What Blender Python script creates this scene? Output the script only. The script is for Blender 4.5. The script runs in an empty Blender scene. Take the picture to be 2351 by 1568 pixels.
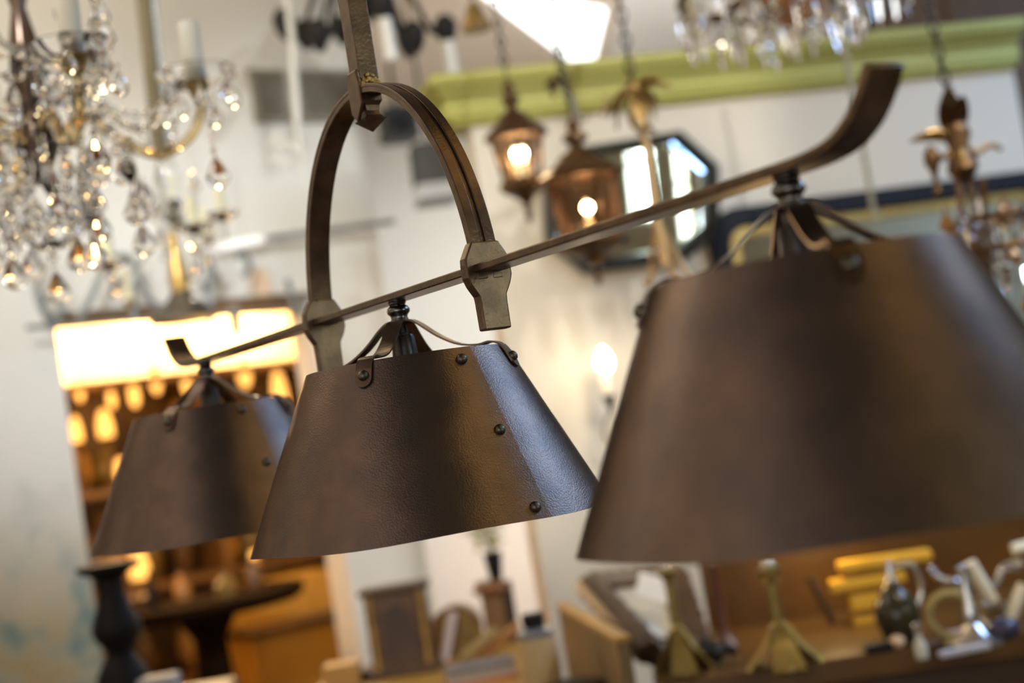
import bpy, bmesh, math, random
from mathutils import Vector, Matrix
random.seed(7)
S = bpy.context.scene
COL = S.collection
pi = math.pi
R = math.radians
F = 50 / 36 * 2351
PITCH, ROLL = R(3.6), R(9.2)
EYE = Vector((0, 0, 1.6))
fw = Vector((0, math.cos(PITCH), math.sin(PITCH)))
_x = Vector((1, 0, 0)); _u = Vector((0, -math.sin(PITCH), math.cos(PITCH)))
RT = _x * math.cos(ROLL) - _u * math.sin(ROLL)
UP = _x * math.sin(ROLL) + _u * math.cos(ROLL)
# ------------------------------------------------------------------ camera
cd = bpy.data.cameras.new('camera'); cam = bpy.data.objects.new('camera', cd); COL.objects.link(cam)
cd.lens = 50; cd.sensor_width = 36; cd.clip_start = .05; cd.clip_end = 60
cam.matrix_world = Matrix(((RT.x, UP.x, -fw.x, EYE.x), (RT.y, UP.y, -fw.y, EYE.y), (RT.z, UP.z, -fw.z, EYE.z), (0, 0, 0, 1)))
cd.dof.use_dof = True; cd.dof.focus_distance = 1.36; cd.dof.aperture_fstop = 2.8; cd.dof.aperture_blades = 0
S.camera = cam
S.view_settings.view_transform = 'Standard'; S.view_settings.look = 'None'
S.view_settings.gamma = 1; S.view_settings.exposure = 0.22; S.view_settings.use_curve_mapping = False
S.cycles.max_bounces = 8; S.cycles.transmission_bounces = 6; S.cycles.glossy_bounces = 4; S.cycles.diffuse_bounces = 3
S.cycles.caustics_reflective = False; S.cycles.caustics_refractive = False; S.cycles.sample_clamp_indirect = 25
# ------------------------------------------------------------------ world and lights
wd = bpy.data.worlds.new('sky'); S.world = wd; wd.use_nodes = True
wd.node_tree.nodes['Background'].inputs[0].default_value = (.75, .86, 1, 1)
wd.node_tree.nodes['Background'].inputs[1].default_value = 1.5

def look(o, d):
    o.rotation_euler = Vector(d).to_track_quat('-Z', 'Y').to_euler()
def area(name, loc, d, sx, sy, power, col):
    l = bpy.data.lights.new(name, 'AREA'); l.shape = 'RECTANGLE'; l.size = sx; l.size_y = sy; l.energy = power; l.color = col
    o = bpy.data.objects.new(name, l); COL.objects.link(o); o.location = loc; look(o, d); return o
def point(name, loc, power, col, r=.03):
    l = bpy.data.lights.new(name, 'POINT'); l.energy = power; l.color = col; l.shadow_soft_size = r
    o = bpy.data.objects.new(name, l); COL.objects.link(o); o.location = loc; return o
def spot(name, loc, target, power, col, ang=60, blend=.6, r=.04):
    l = bpy.data.lights.new(name, 'SPOT'); l.energy = power; l.color = col; l.spot_size = R(ang); l.spot_blend = blend; l.shadow_soft_size = r
    o = bpy.data.objects.new(name, l); COL.objects.link(o); o.location = loc; look(o, Vector(target) - Vector(loc)); return o
DAY = (.34, .56, 1.0); WARM = (1, .72, .42); HAL = (1, .86, .66)
WIN = [(-.91, .38, 1.85, 2.75), (-.40, .16, 1.5, 2.75)]         # narrow windows in the right wall: centre y, width, sill, head
for wy, ww, z0, z1 in WIN:
    area('daylight', (4.12, wy, (z0 + z1) / 2), (-1, 0, -.05), ww, z1 - z0, 14, (.86, 1, .90))
SKY = (2.55, 3.95, 1.9, 4.3)                                       # skylight in the near ceiling: x0, x1, y0, y1
area('skylight', ((SKY[0] + SKY[1]) / 2, (SKY[2] + SKY[3]) / 2, 3.575), (0, 0, -1), SKY[1] - SKY[0], SKY[3] - SKY[2], 120, DAY)
area('shopfront_daylight', (-1.6, -4.62, 1.75), (0, 1, 0), 2.6, 1.7, 16, (.93, .97, 1))
spot('added_spot', (-.9, 1.0, 3.45), (-.72, 4.7, 2.02), 880, (.97, .99, 1), 38, 1, .3)  # unseen spots added to brighten the white and cream walls
spot('added_spot', (1.2, 1.6, 3.45), (.75, 4.5, 1.55), 130, (1, .88, .68), 66, 1, .25)
spot('added_spot', (-2.4, .6, 3.45), (-1.65, 3.9, 2.5), 140, (1, .98, .93), 26, 1, .2)
spot('added_uplight', (-1.5, -2.4, 1.2), (-1.7, .3, 3.6), 420, (.94, .90, .98), 80, 1, .08)  # unseen uplights added so the shades reflect a lit ceiling
spot('added_uplight', (2.1, -2.2, 1.2), (1.55, 1.0, 3.6), 1900, (1, .78, .40), 27, 1, .08)
spot('added_spot', (.1, .5, 3.4), (-.85, 2.2, 2.15), 220, (1, .90, .74), 30, .5, .025)  # unseen spot added for glints in the left chandelier
for i, (x, y, z) in enumerate(((-3.4, -3.6, 2.7), (-2.7, -4.2, 2.1), (-1.9, -3.9, 3.0), (-.9, -4.2, 2.9), (-.2, -3.6, 2.4), (.7, -4.2, 2.9), (1.5, -3.7, 2.2), (2.4, -4.2, 2.8), (3.2, -3.5, 2.3), (-3.6, -1.2, 2.0), (3.5, -1.9, 2.9), (-3.7, .4, 2.3))):
    point('sparkle_light', (x, y, z), 7, (1, .76, .46) if i % 2 else (.9, .95, 1), .12)  # unseen lights added behind the camera to make the crystals sparkle
for i, (x, y) in enumerate(((-2.3, 2.5), (-1.7, 3.1), (-1.15, 2.5), (-.7, 3.4), (-1.4, 1.9))):
    point('crystal_fill', (x, y, 3.4), 7, (1, .80, .46) if i % 2 else (1, .95, .85), .11)  # unseen, added to light the crystals and warm the upper wall
spot('added_spot', (1.9, 1.6, 3.4), (.72, 3.4, 2.7), 120, (.94, .97, 1), 34, .5, .025)  # unseen spots added for glints in the right-hand chandeliers
spot('added_spot', (2.4, 1.4, 3.4), (1.05, 2.95, 1.85), 70, (1, .94, .84), 28, .5, .025)
# ------------------------------------------------------------------ helpers
def W(px, py, d):
    return EYE + fw * d + RT * ((px - 1175.5) / F * d) + UP * ((784 - py) / F * d)
def hit(P0, yaw, px, py):
    b = Vector((math.cos(yaw), math.sin(yaw), 0)); n = Vector((-b.y, b.x, 0))
    D = W(px, py, 1) - EYE; t = ((P0 - EYE).dot(n)) / D.dot(n); return EYE + D * t
_c, _s = math.cos(ROLL), math.sin(ROLL)
def Q(dx, dy):                                      # photo offset -> level offset (x right, z up)
    return (_c * dx - _s * dy, -(_s * dx + _c * dy))

MATS = {}
def mat(name, col, rough=.5, metal=0., col2=None, nscale=20, bump=0., bscale=60, trans=0., emit=None, estr=0., ior=1.5, spec=.5, lo=.35, hi=.65, coat=0., bdist=.002):
    if name in MATS: return MATS[name]
    m = bpy.data.materials.new(name); m.use_nodes = True; nt = m.node_tree; b = nt.nodes['Principled BSDF']
    b.inputs['Base Color'].default_value = (*col, 1); b.inputs['Roughness'].default_value = rough; b.inputs['Metallic'].default_value = metal
    b.inputs['Transmission Weight'].default_value = trans; b.inputs['IOR'].default_value = ior; b.inputs['Specular IOR Level'].default_value = spec
    b.inputs['Coat Weight'].default_value = coat; b.inputs['Coat Roughness'].default_value = .3
    if emit: b.inputs['Emission Color'].default_value = (*emit, 1); b.inputs['Emission Strength'].default_value = estr
    tc = None
    if col2 or bump: tc = nt.nodes.new('ShaderNodeTexCoord')
    if col2:
        n = nt.nodes.new('ShaderNodeTexNoise'); n.inputs['Scale'].default_value = nscale; n.inputs['Detail'].default_value = 6
        r = nt.nodes.new('ShaderNodeValToRGB'); r.color_ramp.elements[0].color = (*col, 1); r.color_ramp.elements[1].color = (*col2, 1)
        r.color_ramp.elements[0].position = lo; r.color_ramp.elements[1].position = hi
        nt.links.new(tc.outputs['Object'], n.inputs['Vector']); nt.links.new(n.outputs['Fac'], r.inputs['Fac']); nt.links.new(r.outputs['Color'], b.inputs['Base Color'])
    if bump:
        n = nt.nodes.new('ShaderNodeTexNoise'); n.inputs['Scale'].default_value = bscale; n.inputs['Detail'].default_value = 5
        bp = nt.nodes.new('ShaderNodeBump'); bp.inputs['Strength'].default_value = bump; bp.inputs['Distance'].default_value = bdist
        nt.links.new(tc.outputs['Object'], n.inputs['Vector']); nt.links.new(n.outputs['Fac'], bp.inputs['Height']); nt.links.new(bp.outputs['Normal'], b.inputs['Normal'])
    MATS[name] = m; return m

class MB:
    def __init__(s, k=1.0): s.bm = bmesh.new(); s.k = k
    def _add(s, vs, fs, m=None):
        M = m or Matrix()
        v = [s.bm.verts.new(M @ Vector(p) * s.k) for p in vs]
        for f in fs:
            try: s.bm.faces.new([v[i] for i in f])
            except ValueError: pass
        return s
    def box(s, c, size, m=None, taper=1.0):
        x, y, z = [a / 2 for a in size]; c = Vector(c)
        vs = [c + Vector((i * x * (taper if k > 0 else 1), j * y * (taper if k > 0 else 1), k * z)) for k in (-1, 1) for j in (-1, 1) for i in (-1, 1)]
        return s._add(vs, [(0, 2, 3, 1), (4, 5, 7, 6), (0, 1, 5, 4), (2, 6, 7, 3), (0, 4, 6, 2), (1, 3, 7, 5)], m)
    def lathe(s, prof, m=None, n=16, rot=0., sq=None, wave=None, arc=2 * pi):
        vs, fs, k = [], [], len(prof)
        full = abs(arc - 2 * pi) < 1e-6; nn = n if full else n + 1
        for i in range(nn):
            a = rot + arc * i / n; w = 1 + (wave[1] * math.cos(wave[0] * a) if wave else 0)
            for r, z in prof: vs.append((r * w * math.cos(a), r * w * math.sin(a) * (sq or 1), z))
        for i in range(n):
            for j in range(k - 1):
                a, b = i * k + j, ((i + 1) % nn) * k + j
                fs.append((a, b, b + 1, a + 1))
        if full:
            if prof[0][0] > 1e-5: fs.append(tuple(i * k for i in range(n))[::-1])
            if prof[-1][0] > 1e-5: fs.append(tuple(i * k + k - 1 for i in range(n)))
        return s._add(vs, fs, m)
    def tube(s, pts, r, n=8, m=None, closed=False, flat=None, up=Vector((0, 0, 1))):
        pts = [Vector(p) for p in pts]; L = len(pts); rs = r if isinstance(r, (list, tuple)) else [r] * L
        vs, fs = [], []
        for i, p in enumerate(pts):
            a = pts[(i - 1) % L] if (closed or i > 0) else p; b = pts[(i + 1) % L] if (closed or i < L - 1) else p
            t = (b - a).normalized(); u = up
            if abs(t.dot(u)) > .97: u = Vector((1, 0, 0)) if abs(t.x) < .9 else Vector((0, 1, 0))
            e1 = t.cross(u).normalized(); e2 = e1.cross(t)
            for j in range(n):
                g = 2 * pi * j / n
                vs.append(p + e1 * math.cos(g) * rs[i] + e2 * math.sin(g) * rs[i] * (flat or 1))
        for i in range(L if closed else L - 1):
            for j in range(n):
                a, b = i * n, ((i + 1) % L) * n
                fs.append((a + j, a + (j + 1) % n, b + (j + 1) % n, b + j))
        if not closed: fs.append(tuple(range(n))[::-1]); fs.append(tuple(range((L - 1) * n, L * n)))
        return s._add(vs, fs, m)
    def band(s, pts, wdir, w, th, m=None):            # flat bar swept along pts; w may be a list; wdir constant width direction
        pts = [Vector(p) for p in pts]; L = len(pts); wd_ = Vector(wdir).normalized(); ws = w if isinstance(w, (list, tuple)) else [w] * L
        vs, fs = [], []
        for i, p in enumerate(pts):
            t = (pts[min(i + 1, L - 1)] - pts[max(i - 1, 0)]).normalized(); nn = wd_.cross(t).normalized()
            for a, b in ((-1, -1), (1, -1), (1, 1), (-1, 1)): vs.append(p + wd_ * a * ws[i] / 2 + nn * b * th / 2)
        for i in range(L - 1):
            for j in range(4):
                a, b = i * 4, i * 4 + 4
                fs.append((a + j, a + (j + 1) % 4, b + (j + 1) % 4, b + j))
        fs.append((3, 2, 1, 0)); fs.append(tuple((L - 1) * 4 + j for j in range(4)))
        return s._add(vs, fs, m)
    def prism(s, poly, depth, m=None):                # poly in local x,z; extruded along +y
        n = len(poly); vs = [(x, 0, z) for x, z in poly] + [(x, depth, z) for x, z in poly]
        fs = [tuple(range(n)), tuple(range(n, 2 * n))[::-1]] + [(i, i + n, (i + 1) % n + n, (i + 1) % n) for i in range(n)]
        return s._add(vs, fs, m)
    def ball(s, c, r, n=10, sc=(1, 1, 1)):
        prof = [(r * math.sin(pi * i / (n // 2 + 1)), -r * math.cos(pi * i / (n // 2 + 1))) for i in range(n // 2 + 2)]
        return s.lathe(prof, Matrix.Translation(Vector(c)) @ Matrix.Diagonal((*sc, 1)), n)
    def build(s, name, m, parent=None, smooth=False, bevel=0., loc=None):
        bmesh.ops.remove_doubles(s.bm, verts=s.bm.verts, dist=1e-6)
        bmesh.ops.recalc_face_normals(s.bm, faces=s.bm.faces)
        me = bpy.data.meshes.new(name); s.bm.to_mesh(me); s.bm.free()
        if smooth:
            for p in me.polygons: p.use_smooth = True
            try: me.set_sharp_from_angle(angle=R(40 if smooth is True else smooth))
            except Exception: pass
        o = bpy.data.objects.new(name, me); COL.objects.link(o); me.materials.append(m)
        if parent: o.parent = parent
        if loc is not None: o.location = loc
        if bevel:
            b = o.modifiers.new('bevel', 'BEVEL'); b.width = bevel; b.segments = 2; b.limit_method = 'ANGLE'; b.angle_limit = R(35)
        return o
def tag(o, label, cat, group=None):
    o['label'] = label; o['category'] = cat
    if group: o['group'] = group
    return o
def thing(name, label, cat, loc, group=None, rz=0.):
    o = bpy.data.objects.new(name, None); COL.objects.link(o); o.location = loc; o.rotation_euler = (0, 0, rz); o.empty_display_size = .05
    return tag(o, label, cat, group)
def struct(o): o['kind'] = 'structure'; return o
def copy_to(src, parent, loc=None, rz=None, name=None):
    c = src.copy(); COL.objects.link(c); c.parent = parent
    if name: c.name = name
    if loc is not None: c.location = loc
    if rz is not None: c.rotation_euler = (0, 0, rz)
    return c
def dup(root, loc, label=None, rz=None, group=None):
    r = root.copy(); COL.objects.link(r); r.location = loc
    if label: r['label'] = label
    if group: r['group'] = group
    if rz is not None: r.rotation_euler = (0, 0, rz)
    for ch in root.children:
        c = ch.copy(); COL.objects.link(c); c.parent = r
        for g in ch.children:
            d = g.copy(); COL.objects.link(d); d.parent = c
    return r
def smooth_path(pts, n=6):                            # Catmull-Rom
    pts = [Vector(p) for p in pts]; out = []
    for i in range(len(pts) - 1):
        a = pts[max(i - 1, 0)]; b = pts[i]; c = pts[i + 1]; d = pts[min(i + 2, len(pts) - 1)]
        for k in range(n):
            t = k / n
            out.append(.5 * ((2 * b) + (c - a) * t + (2 * a - 5 * b + 4 * c - d) * t * t + (3 * b - a - 3 * c + d) * t ** 3))
    return out + [pts[-1]]
def chain_mb(k, p0, p1, r, wire):                      # links alternating along p0->p1
    mb = MB(k); p0, p1 = Vector(p0), Vector(p1); d = p1 - p0; L = d.length; t = d.normalized(); n = max(2, int(L / (r * 2.6)))
    sx = t.cross(Vector((0, 1, 0))).normalized(); sy = t.cross(sx)
    for i in range(n):
        c = p0 + d * ((i + .5) / n); e = sx if i % 2 else sy
        mb.tube([c + t * math.cos(a) * r * 1.7 + e * math.sin(a) * r for a in [2 * pi * j / 10 for j in range(10)]], wire, 5, closed=True, up=sx.cross(t) if i % 2 else sx)
    return mb

# ------------------------------------------------------------------ materials
def wall_mat(name, base, patch, low, lowz, mottled=None):
    m = bpy.data.materials.new(name); m.use_nodes = True; nt = m.node_tree; b = nt.nodes['Principled BSDF']; b.inputs['Roughness'].default_value = .85
    tc = nt.nodes.new('ShaderNodeTexCoord'); n = nt.nodes.new('ShaderNodeTexNoise'); n.inputs['Scale'].default_value = 1.6; n.inputs['Detail'].default_value = 4
    nt.links.new(tc.outputs['Object'], n.inputs['Vector'])
    mx = nt.nodes.new('ShaderNodeMixRGB'); mx.inputs[1].default_value = (*base, 1); mx.inputs[2].default_value = (*patch, 1)
    nt.links.new(n.outputs['Fac'], mx.inputs[0]); out = mx.outputs[0]
    if mottled:                                       # worn old paint blotches; their olive fade also paints in the wall's dimmer foot
        sep = nt.nodes.new('ShaderNodeSeparateXYZ'); nt.links.new(tc.outputs['Object'], sep.inputs[0])
        n2 = nt.nodes.new('ShaderNodeTexNoise'); n2.inputs['Scale'].default_value = 9; n2.inputs['Detail'].default_value = 5; nt.links.new(tc.outputs['Object'], n2.inputs['Vector'])
        r2 = nt.nodes.new('ShaderNodeValToRGB'); e = r2.color_ramp.elements; e[0].position = .38; e[0].color = (*mottled[0], 1); e[1].position = .62; e[1].color = (*mottled[1], 1)
        e2 = r2.color_ramp.elements.new(.5); e2.color = (*low, 1); nt.links.new(n2.outputs['Fac'], r2.inputs['Fac'])
        ad = nt.nodes.new('ShaderNodeMath'); ad.operation = 'MULTIPLY_ADD'; ad.inputs[1].default_value = .35; nt.links.new(n2.outputs['Fac'], ad.inputs[0]); nt.links.new(sep.outputs['Z'], ad.inputs[2])
        mr = nt.nodes.new('ShaderNodeMapRange'); mr.inputs['From Min'].default_value = lowz + .45; mr.inputs['From Max'].default_value = lowz; nt.links.new(ad.outputs[0], mr.inputs['Value'])
        mx2 = nt.nodes.new('ShaderNodeMapRange'); mx2.inputs['From Min'].default_value = -1.0; mx2.inputs['From Max'].default_value = -1.25; nt.links.new(sep.outputs['X'], mx2.inputs['Value'])
        mm = nt.nodes.new('ShaderNodeMath'); mm.operation = 'MULTIPLY'; nt.links.new(mr.outputs[0], mm.inputs[0]); nt.links.new(mx2.outputs[0], mm.inputs[1])
        m2 = nt.nodes.new('ShaderNodeMixRGB'); nt.links.new(mm.outputs[0], m2.inputs[0]); nt.links.new(out, m2.inputs[1]); nt.links.new(r2.outputs[0], m2.inputs[2]); out = m2.outputs[0]
    nt.links.new(out, b.inputs['Base Color']); return m
M_white = wall_mat('white_plaster', (.74, .74, .69), (.80, .80, .76), (.44, .41, .28), 1.42, ((.22, .29, .27), (.46, .36, .19)))
M_cream = wall_mat('cream_plaster', (.72, .64, .50), (.80, .72, .57), (.5, .5, .4), 0)
M_beige = wall_mat('beige_plaster', (.66, .56, .46), (.70, .60, .49), (.5, .5, .4), 0)
M_amberwall = wall_mat('ochre_plaster', (.72, .52, .28), (.80, .6, .34), (.5, .5, .4), 0)
M_dkwood = mat('dark_wood', (.055, .03, .016), .4, col2=(.10, .055, .028), nscale=8)
M_wood = mat('brown_wood', (.20, .095, .03), .38, col2=(.30, .15, .05), nscale=6)
M_honey = mat('honey_wood', (.44, .25, .045), .42, col2=(.54, .32, .07), nscale=5)
M_panel = mat('panelled_brown_wood', (.12, .075, .035), .6, col2=(.17, .10, .05), nscale=5)
M_green = mat('green_paint', (.42, .40, .07), .55, col2=(.48, .46, .10), nscale=3)
M_floor = mat('floor_boards', (.16, .09, .045), .5, col2=(.22, .13, .07), nscale=4)
M_iron = mat('black_iron', (.025, .024, .023), .5, .6)
M_grayiron = mat('grey_iron', (.22, .24, .24), .55, .3)
M_bronze = mat('bronze', (.10, .06, .03), .42, .8, col2=(.16, .09, .04), nscale=30)
M_gilt = mat('gilt', (.48, .30, .09), .38, .85, col2=(.62, .42, .14), nscale=30)
M_oldgilt = mat('old_gilt', (.20, .13, .045), .45, .6, col2=(.34, .22, .07), nscale=30)
M_brass = mat('brass', (.34, .25, .08), .32, .9, col2=(.44, .34, .13), nscale=20)
M_silver = mat('silver', (.75, .75, .74), .22, 1)
M_glass = mat('crystal_glass', (1, 1, 1), .0, trans=1, ior=1.34)
M_clearglass = mat('clear_glass', (.96, .98, .97), .03, trans=1, ior=1.45)
M_amberglass = mat('amber_glass', (.75, .32, .06), .15, trans=.7, ior=1.45)
M_candle = mat('ivory_wax', (.86, .80, .62), .5, col2=(.9, .86, .7), nscale=15)
M_white_ceramic = mat('white_tube', (.84, .84, .80), .4)
M_bulb = mat('lit_bulb', (1, .8, .5), .3, emit=(1, .80, .48), estr=5)
M_flame = mat('lit_candle_bulb', (1, .85, .6), .3, emit=(1, .86, .62), estr=10)
M_glow = mat('lit_amber_glass', (.9, .5, .15), .3, emit=(1, .50, .12), estr=1.5)
M_mirror = mat('mirror_glass', (.92, .95, .93), .015, 1)
M_black = mat('black_lacquer', (.012, .012, .014), .5, spec=.2)
M_grille = mat('vent_grey', (.28, .26, .21), .6)
M_hole = mat('vent_dark', (.07, .065, .055), .8)
M_white = M_white
M_paper = mat('paper', (.86, .83, .78), .7)
# rusted lamp steel
M_rust = mat('rusted_steel', (.150, .122, .108), .285, .86, col2=(.225, .165, .130), nscale=26, bump=.42, bscale=560, bdist=.0009, lo=.3, hi=.7)
M_rust.node_tree.nodes['Principled BSDF'].inputs['Specular Tint'].default_value = (.30, .24, .2, 1)
M_rod = mat('brown_iron', (.11, .074, .048), .32, .8, col2=(.18, .12, .072), nscale=45, bump=.35, bscale=300, bdist=.001)
M_strap = mat('strap_iron', (.12, .088, .066), .30, .9, col2=(.16, .112, .08), nscale=40, bump=.15, bscale=300)
M_rivet = mat('rivet_iron', (.13, .12, .095), .42, 1)
M_socket = mat('socket_bakelite', (.02, .017, .016), .33)
M_weld = mat('weld_bronze', (.42, .26, .06), .35, .8, col2=(.6, .4, .12), nscale=200, bump=.8, bscale=350)

# ------------------------------------------------------------------ THE HANGING LIGHT
M0 = W(912, 700, 1.48) - Vector((0, 0, .003))
bA, bB = W(472, 852, 1.96), W(1815, 436, .975)
bd = (bB - bA); SL = bd.z / bd.length; bd.z = 0; bd.normalize(); bn = Vector((-bd.y, bd.x, 0)); bn = -bn if bn.y > 0 else bn   # bn faces the camera's left
YAW = math.atan2(bd.y, bd.x)
LT = thing('hanging_light', 'long rusted iron light with three riveted cone shades on one flat bar under an arch', 'pendant light', M0)
def bp(u, v, o=0.): return bd * u + bn * o + Vector((0, 0, v + SL * u))
# bar
tip = [(.60, .0105), (.625, .0115), (.648, .0155), (.667, .0255), (.681, .0390), (.693, .056)]
path = [(-u, v) for u, v in tip[::-1]] + [(k * .058, .0105) for k in range(-10, 11)] + [(u, v) for u, v in tip]
sp = smooth_path([bp(u, v) for u, v in path], 6)
mb = MB(); mb.band(sp, bn, .0315, .0075); mb.build('bar', M_rod, LT, True, .0012)
# arch: two ribs with a groove
A_, B_ = .1885, .2335
ths = [i / 40 for i in range(41)]
def arch_pts(off=0, lo=0.03): 
    out = []
    for i in range(49):
        a = lo + (pi - 2 * lo) * i / 48
        out.append(bp((A_ - off) * math.cos(a), (B_ - off) * math.sin(a)))
    return out
AR = MB()
core = arch_pts(.0052, 0.0)
AR.band(core, bn, .0262, .0065)
for sgn in (-1, 1): AR.band([p + bn * sgn * .0081 for p in arch_pts(.001, 0.0)], bn, .0108, .0040)
AR.build('arch', M_rod, LT, True, .0009)
# leg bosses
for sgn in (-1, 1):
    prof = [(.035, .0295), (.030, .036), (.020, .0475), (.014, .049), (.002, .049), (-.006, .043), (-.016, .031), (-.022, .0300), (-.048, .0292)]
    th = .0118
    poly = [(-w / 2, z) for z, w in prof] + [(w / 2, z) for z, w in prof[::-1]]
    m = Matrix.Translation(bp(sgn * (A_ - .0052), 0.0005)) @ Matrix((( -bn.x, bd.x, 0, 0), (-bn.y, bd.y, 0, 0), (0, 0, 1, 0), (0, 0, 0, 1))) @ Matrix.Translation((0, -th / 2, 0))
    q = MB(); q.prism(poly, th, m); q.build('arch_foot', M_rod, LT, False, .0016)
# rod, bracket, finial, weld
Rz = Matrix.Rotation(YAW, 4, 'Z')
RC = bp(.006, 0)
T = lambda v, z=0: Matrix.Translation(v + Vector((0, 0, z))) @ Rz
mb = MB(); mb.box((0, 0, 1.09), (.0222, .0222, 1.70), T(RC, 0)); mb.build('rod', M_rod, LT, False, .0008)
mb = MB(); mb.prism([(-.0105, .250), (.0105, .250), (.0128, .234), (.013, .213), (-.002, .197), (-.0122, .207), (-.0132, .232)], .004, Matrix.Translation(RC + bn * .0132) @ Rz @ Matrix.Translation((0, -.002, 0)))
mb.build('bracket_plate', M_rod, LT, False, .0012)
q2 = math.sqrt(2)
fin = [(.0112, .2285), (.0112, .217), (.0085, .2125), (.0075, .207), (.0085, .2025), (.0105, .200), (.0131, .1985), (.0, .1855)]
mb = MB(); mb.lathe([(r * q2, z) for r, z in fin], T(RC), 4, pi / 4); mb.build('finial', M_rod, LT, False, .0006)
mb = MB()
for i in range(26):
    a = random.uniform(-.0105, .0105); h = .2345 + .010 * (1 - (a / .0105) ** 2) * random.random()
    mb.ball(RC + bd * random.uniform(.0095, .0135) + bn * a + Vector((0, 0, h)), random.uniform(.0018, .0032), 6)
mb.build('weld_bead', M_weld, LT, True)['label'] = 'lumpy golden weld bead'

# shades -------------------------------------------------------------
RT_, RB_, ZT, ZB = .1055, .1865, -.0635, -.2365
SEAM = R(40.5)
def phi(a): return Vector((math.sin(a), -math.cos(a), 0))       # 0 = towards the camera, + = to the right
def cone_mesh():
    mb = MB(); N = 144; over = R(14); rows = 8; vs, fs = [], []
    th = .0012
    for layer in (0, 1):
        for i in range(N + 1):
            f = i / N; a = SEAM - (2 * pi + over) * f
            off = .0023 * (1 - min(1, f * (2 * pi + over) / over)) if f * (2 * pi + over) < over else 0
            off -= .0012 * max(0, (f - 1 + over / (2 * pi + over)) * (2 * pi + over) / over)
            wob = .0007 * math.sin(3 * a + 1) + .0005 * math.sin(7 * a)
            for j in range(rows + 1):
                t = j / rows; r = RT_ + (RB_ - RT_) * t + off + wob * t - layer * th; vs.append((*(phi(a) * r).xy, ZT + (ZB - ZT) * t + (.0012 * math.sin(5 * a) if j in (rows,) else 0)))
    K = rows + 1; base = (N + 1) * K
    for i in range(N):
        for j in range(rows):
            a, b = i * K + j, (i + 1) * K + j
            fs.append((a, b, b + 1, a + 1)); fs.append((base + a, base + a + 1, base + b + 1, base + b))
        for j in (0, rows): a, b = i * K + j, (i + 1) * K + j; fs.append((a, base + a, base + b, b))
    for i in (0, N):
        for j in range(rows): a = i * K + j; fs.append((a, a + 1, base + a + 1, base + a))
    mb._add(vs, fs); return mb
def rshade(z): return RT_ + (RB_ - RT_) * (z - ZT) / (ZB - ZT)
slope = Vector((RB_ - RT_, 0, ZB - ZT)).normalized()
nrm_r, nrm_z = -slope.z, slope.x                                 # outward normal (r,z)
def rivet_mb(a, z, lift=.0015, r=.0056):
    mb = MB(); n = phi(a) * nrm_r + Vector((0, 0, nrm_z)); p = phi(a) * rshade(z) + Vector((0, 0, z)) + n * lift
    m = Matrix.Translation(p) @ n.to_track_quat('Z', 'Y').to_matrix().to_4x4()
    mb.lathe([(r, -.001), (r * .97, .0012), (r * .8, .0031), (r * .45, .0044), (0, .0048)], m, 16); return mb
def strap_mb(a):
    rz = [(.0045, -.0212), (.012, -.0220), (.021, -.0272), (.041, -.0440), (.062, -.0560), (.082, -.0600), (.095, -.0590), (.1045, -.0625)]
    for z in (-.070, -.0760, -.082, -.0890): rz.append((rshade(z) + .0022, z))
    pts = smooth_path([phi(a) * r + Vector((0, 0, z)) for r, z in rz], 5); L = len(pts)
    e_ = pts[-1] - pts[-2]; full = .0172; r_ = full / 2
    tail = [p for p in pts if (pts[-1] - p).length > r_]; c0 = tail[-1]; d0 = (pts[-1] - c0).normalized()
    pts = tail[:]; ws = [full] * len(tail)
    for q in range(1, 9): g = q / 8 * pi / 2 * .99; pts.append(c0 + d0 * r_ * math.sin(g)); ws.append(full * math.cos(g))
    mb = MB(); mb.band(pts, phi(a + pi / 2), ws, .0019); return mb
def make_shade(loc, rot):
    sh = PROTO['cone'].copy() if 'cone' in PROTO else None
    if sh is None:
        sh = cone_mesh().build('lamp_shade', M_rust, LT, 30); PROTO['cone'] = sh
        for k in range(4):
            a = R(-17.5 + 90 * k)
            o = strap_mb(a).build('strap', M_strap, sh, True); o2 = rivet_mb(a, -.0785, .0032).build('strap_rivet', M_rivet, sh, True)
        for z, a in ((-.0765, 32.5), (-.1500, 36), (-.2260, 36.3)):
            rivet_mb(R(a), z, .0020).build('seam_rivet', M_rivet, sh, True)
        sk = MB(); sk.lathe([(.0, -.026), (.0065, -.026), (.0068, -.034), (.0062, -.0345), (.0066, -.036), (.0062, -.037), (.0066, -.038)], None, 20); 
        sk.lathe([(.003, -.0365), (.0112, -.0365), (.0122, -.039), (.0128, -.050), (.0145, -.068), (.0145, -.09), (0, -.09)], None, 24); sk.build('bulb_socket', M_socket, sh, True)
        kn = MB(); kn.lathe([(.0092, 0), (.0095, -.0028), (.0082, -.0045), (.0105, -.0065), (.0122, -.0095), (.0118, -.0125), (.0092, -.0152), (.0086, -.0175), (.0092, -.0190), (.0092, -.0222), (0, -.0222)], None, 24); kn.build('turned_neck', mat('dark_steel', (.16, .16, .155), .22, 1), sh, True)
    else:
        COL.objects.link(sh); sh.parent = LT
        for ch in PROTO['cone'].children:
            c = ch.copy(); COL.objects.link(c); c.parent = sh
    sh.location = loc; sh.rotation_euler = (0, 0, rot); return sh
PROTO = {}
zb = .0105 - .0036
def bar_u(px):
    lo, hi = -.7, .7
    for _ in range(50):
        m = (lo + hi) / 2; P = M0 + bp(m, zb) - EYE
        x = P.dot(RT) / P.dot(fw) * F + 1175.5
        if x < px: lo = m
        else: hi = m
    return (lo + hi) / 2
make_shade(bp(bar_u(911), zb), 0)
make_shade(bp(bar_u(470), zb), 0)
make_shade(bp(bar_u(1804), zb), R(180 + 20))

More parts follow.
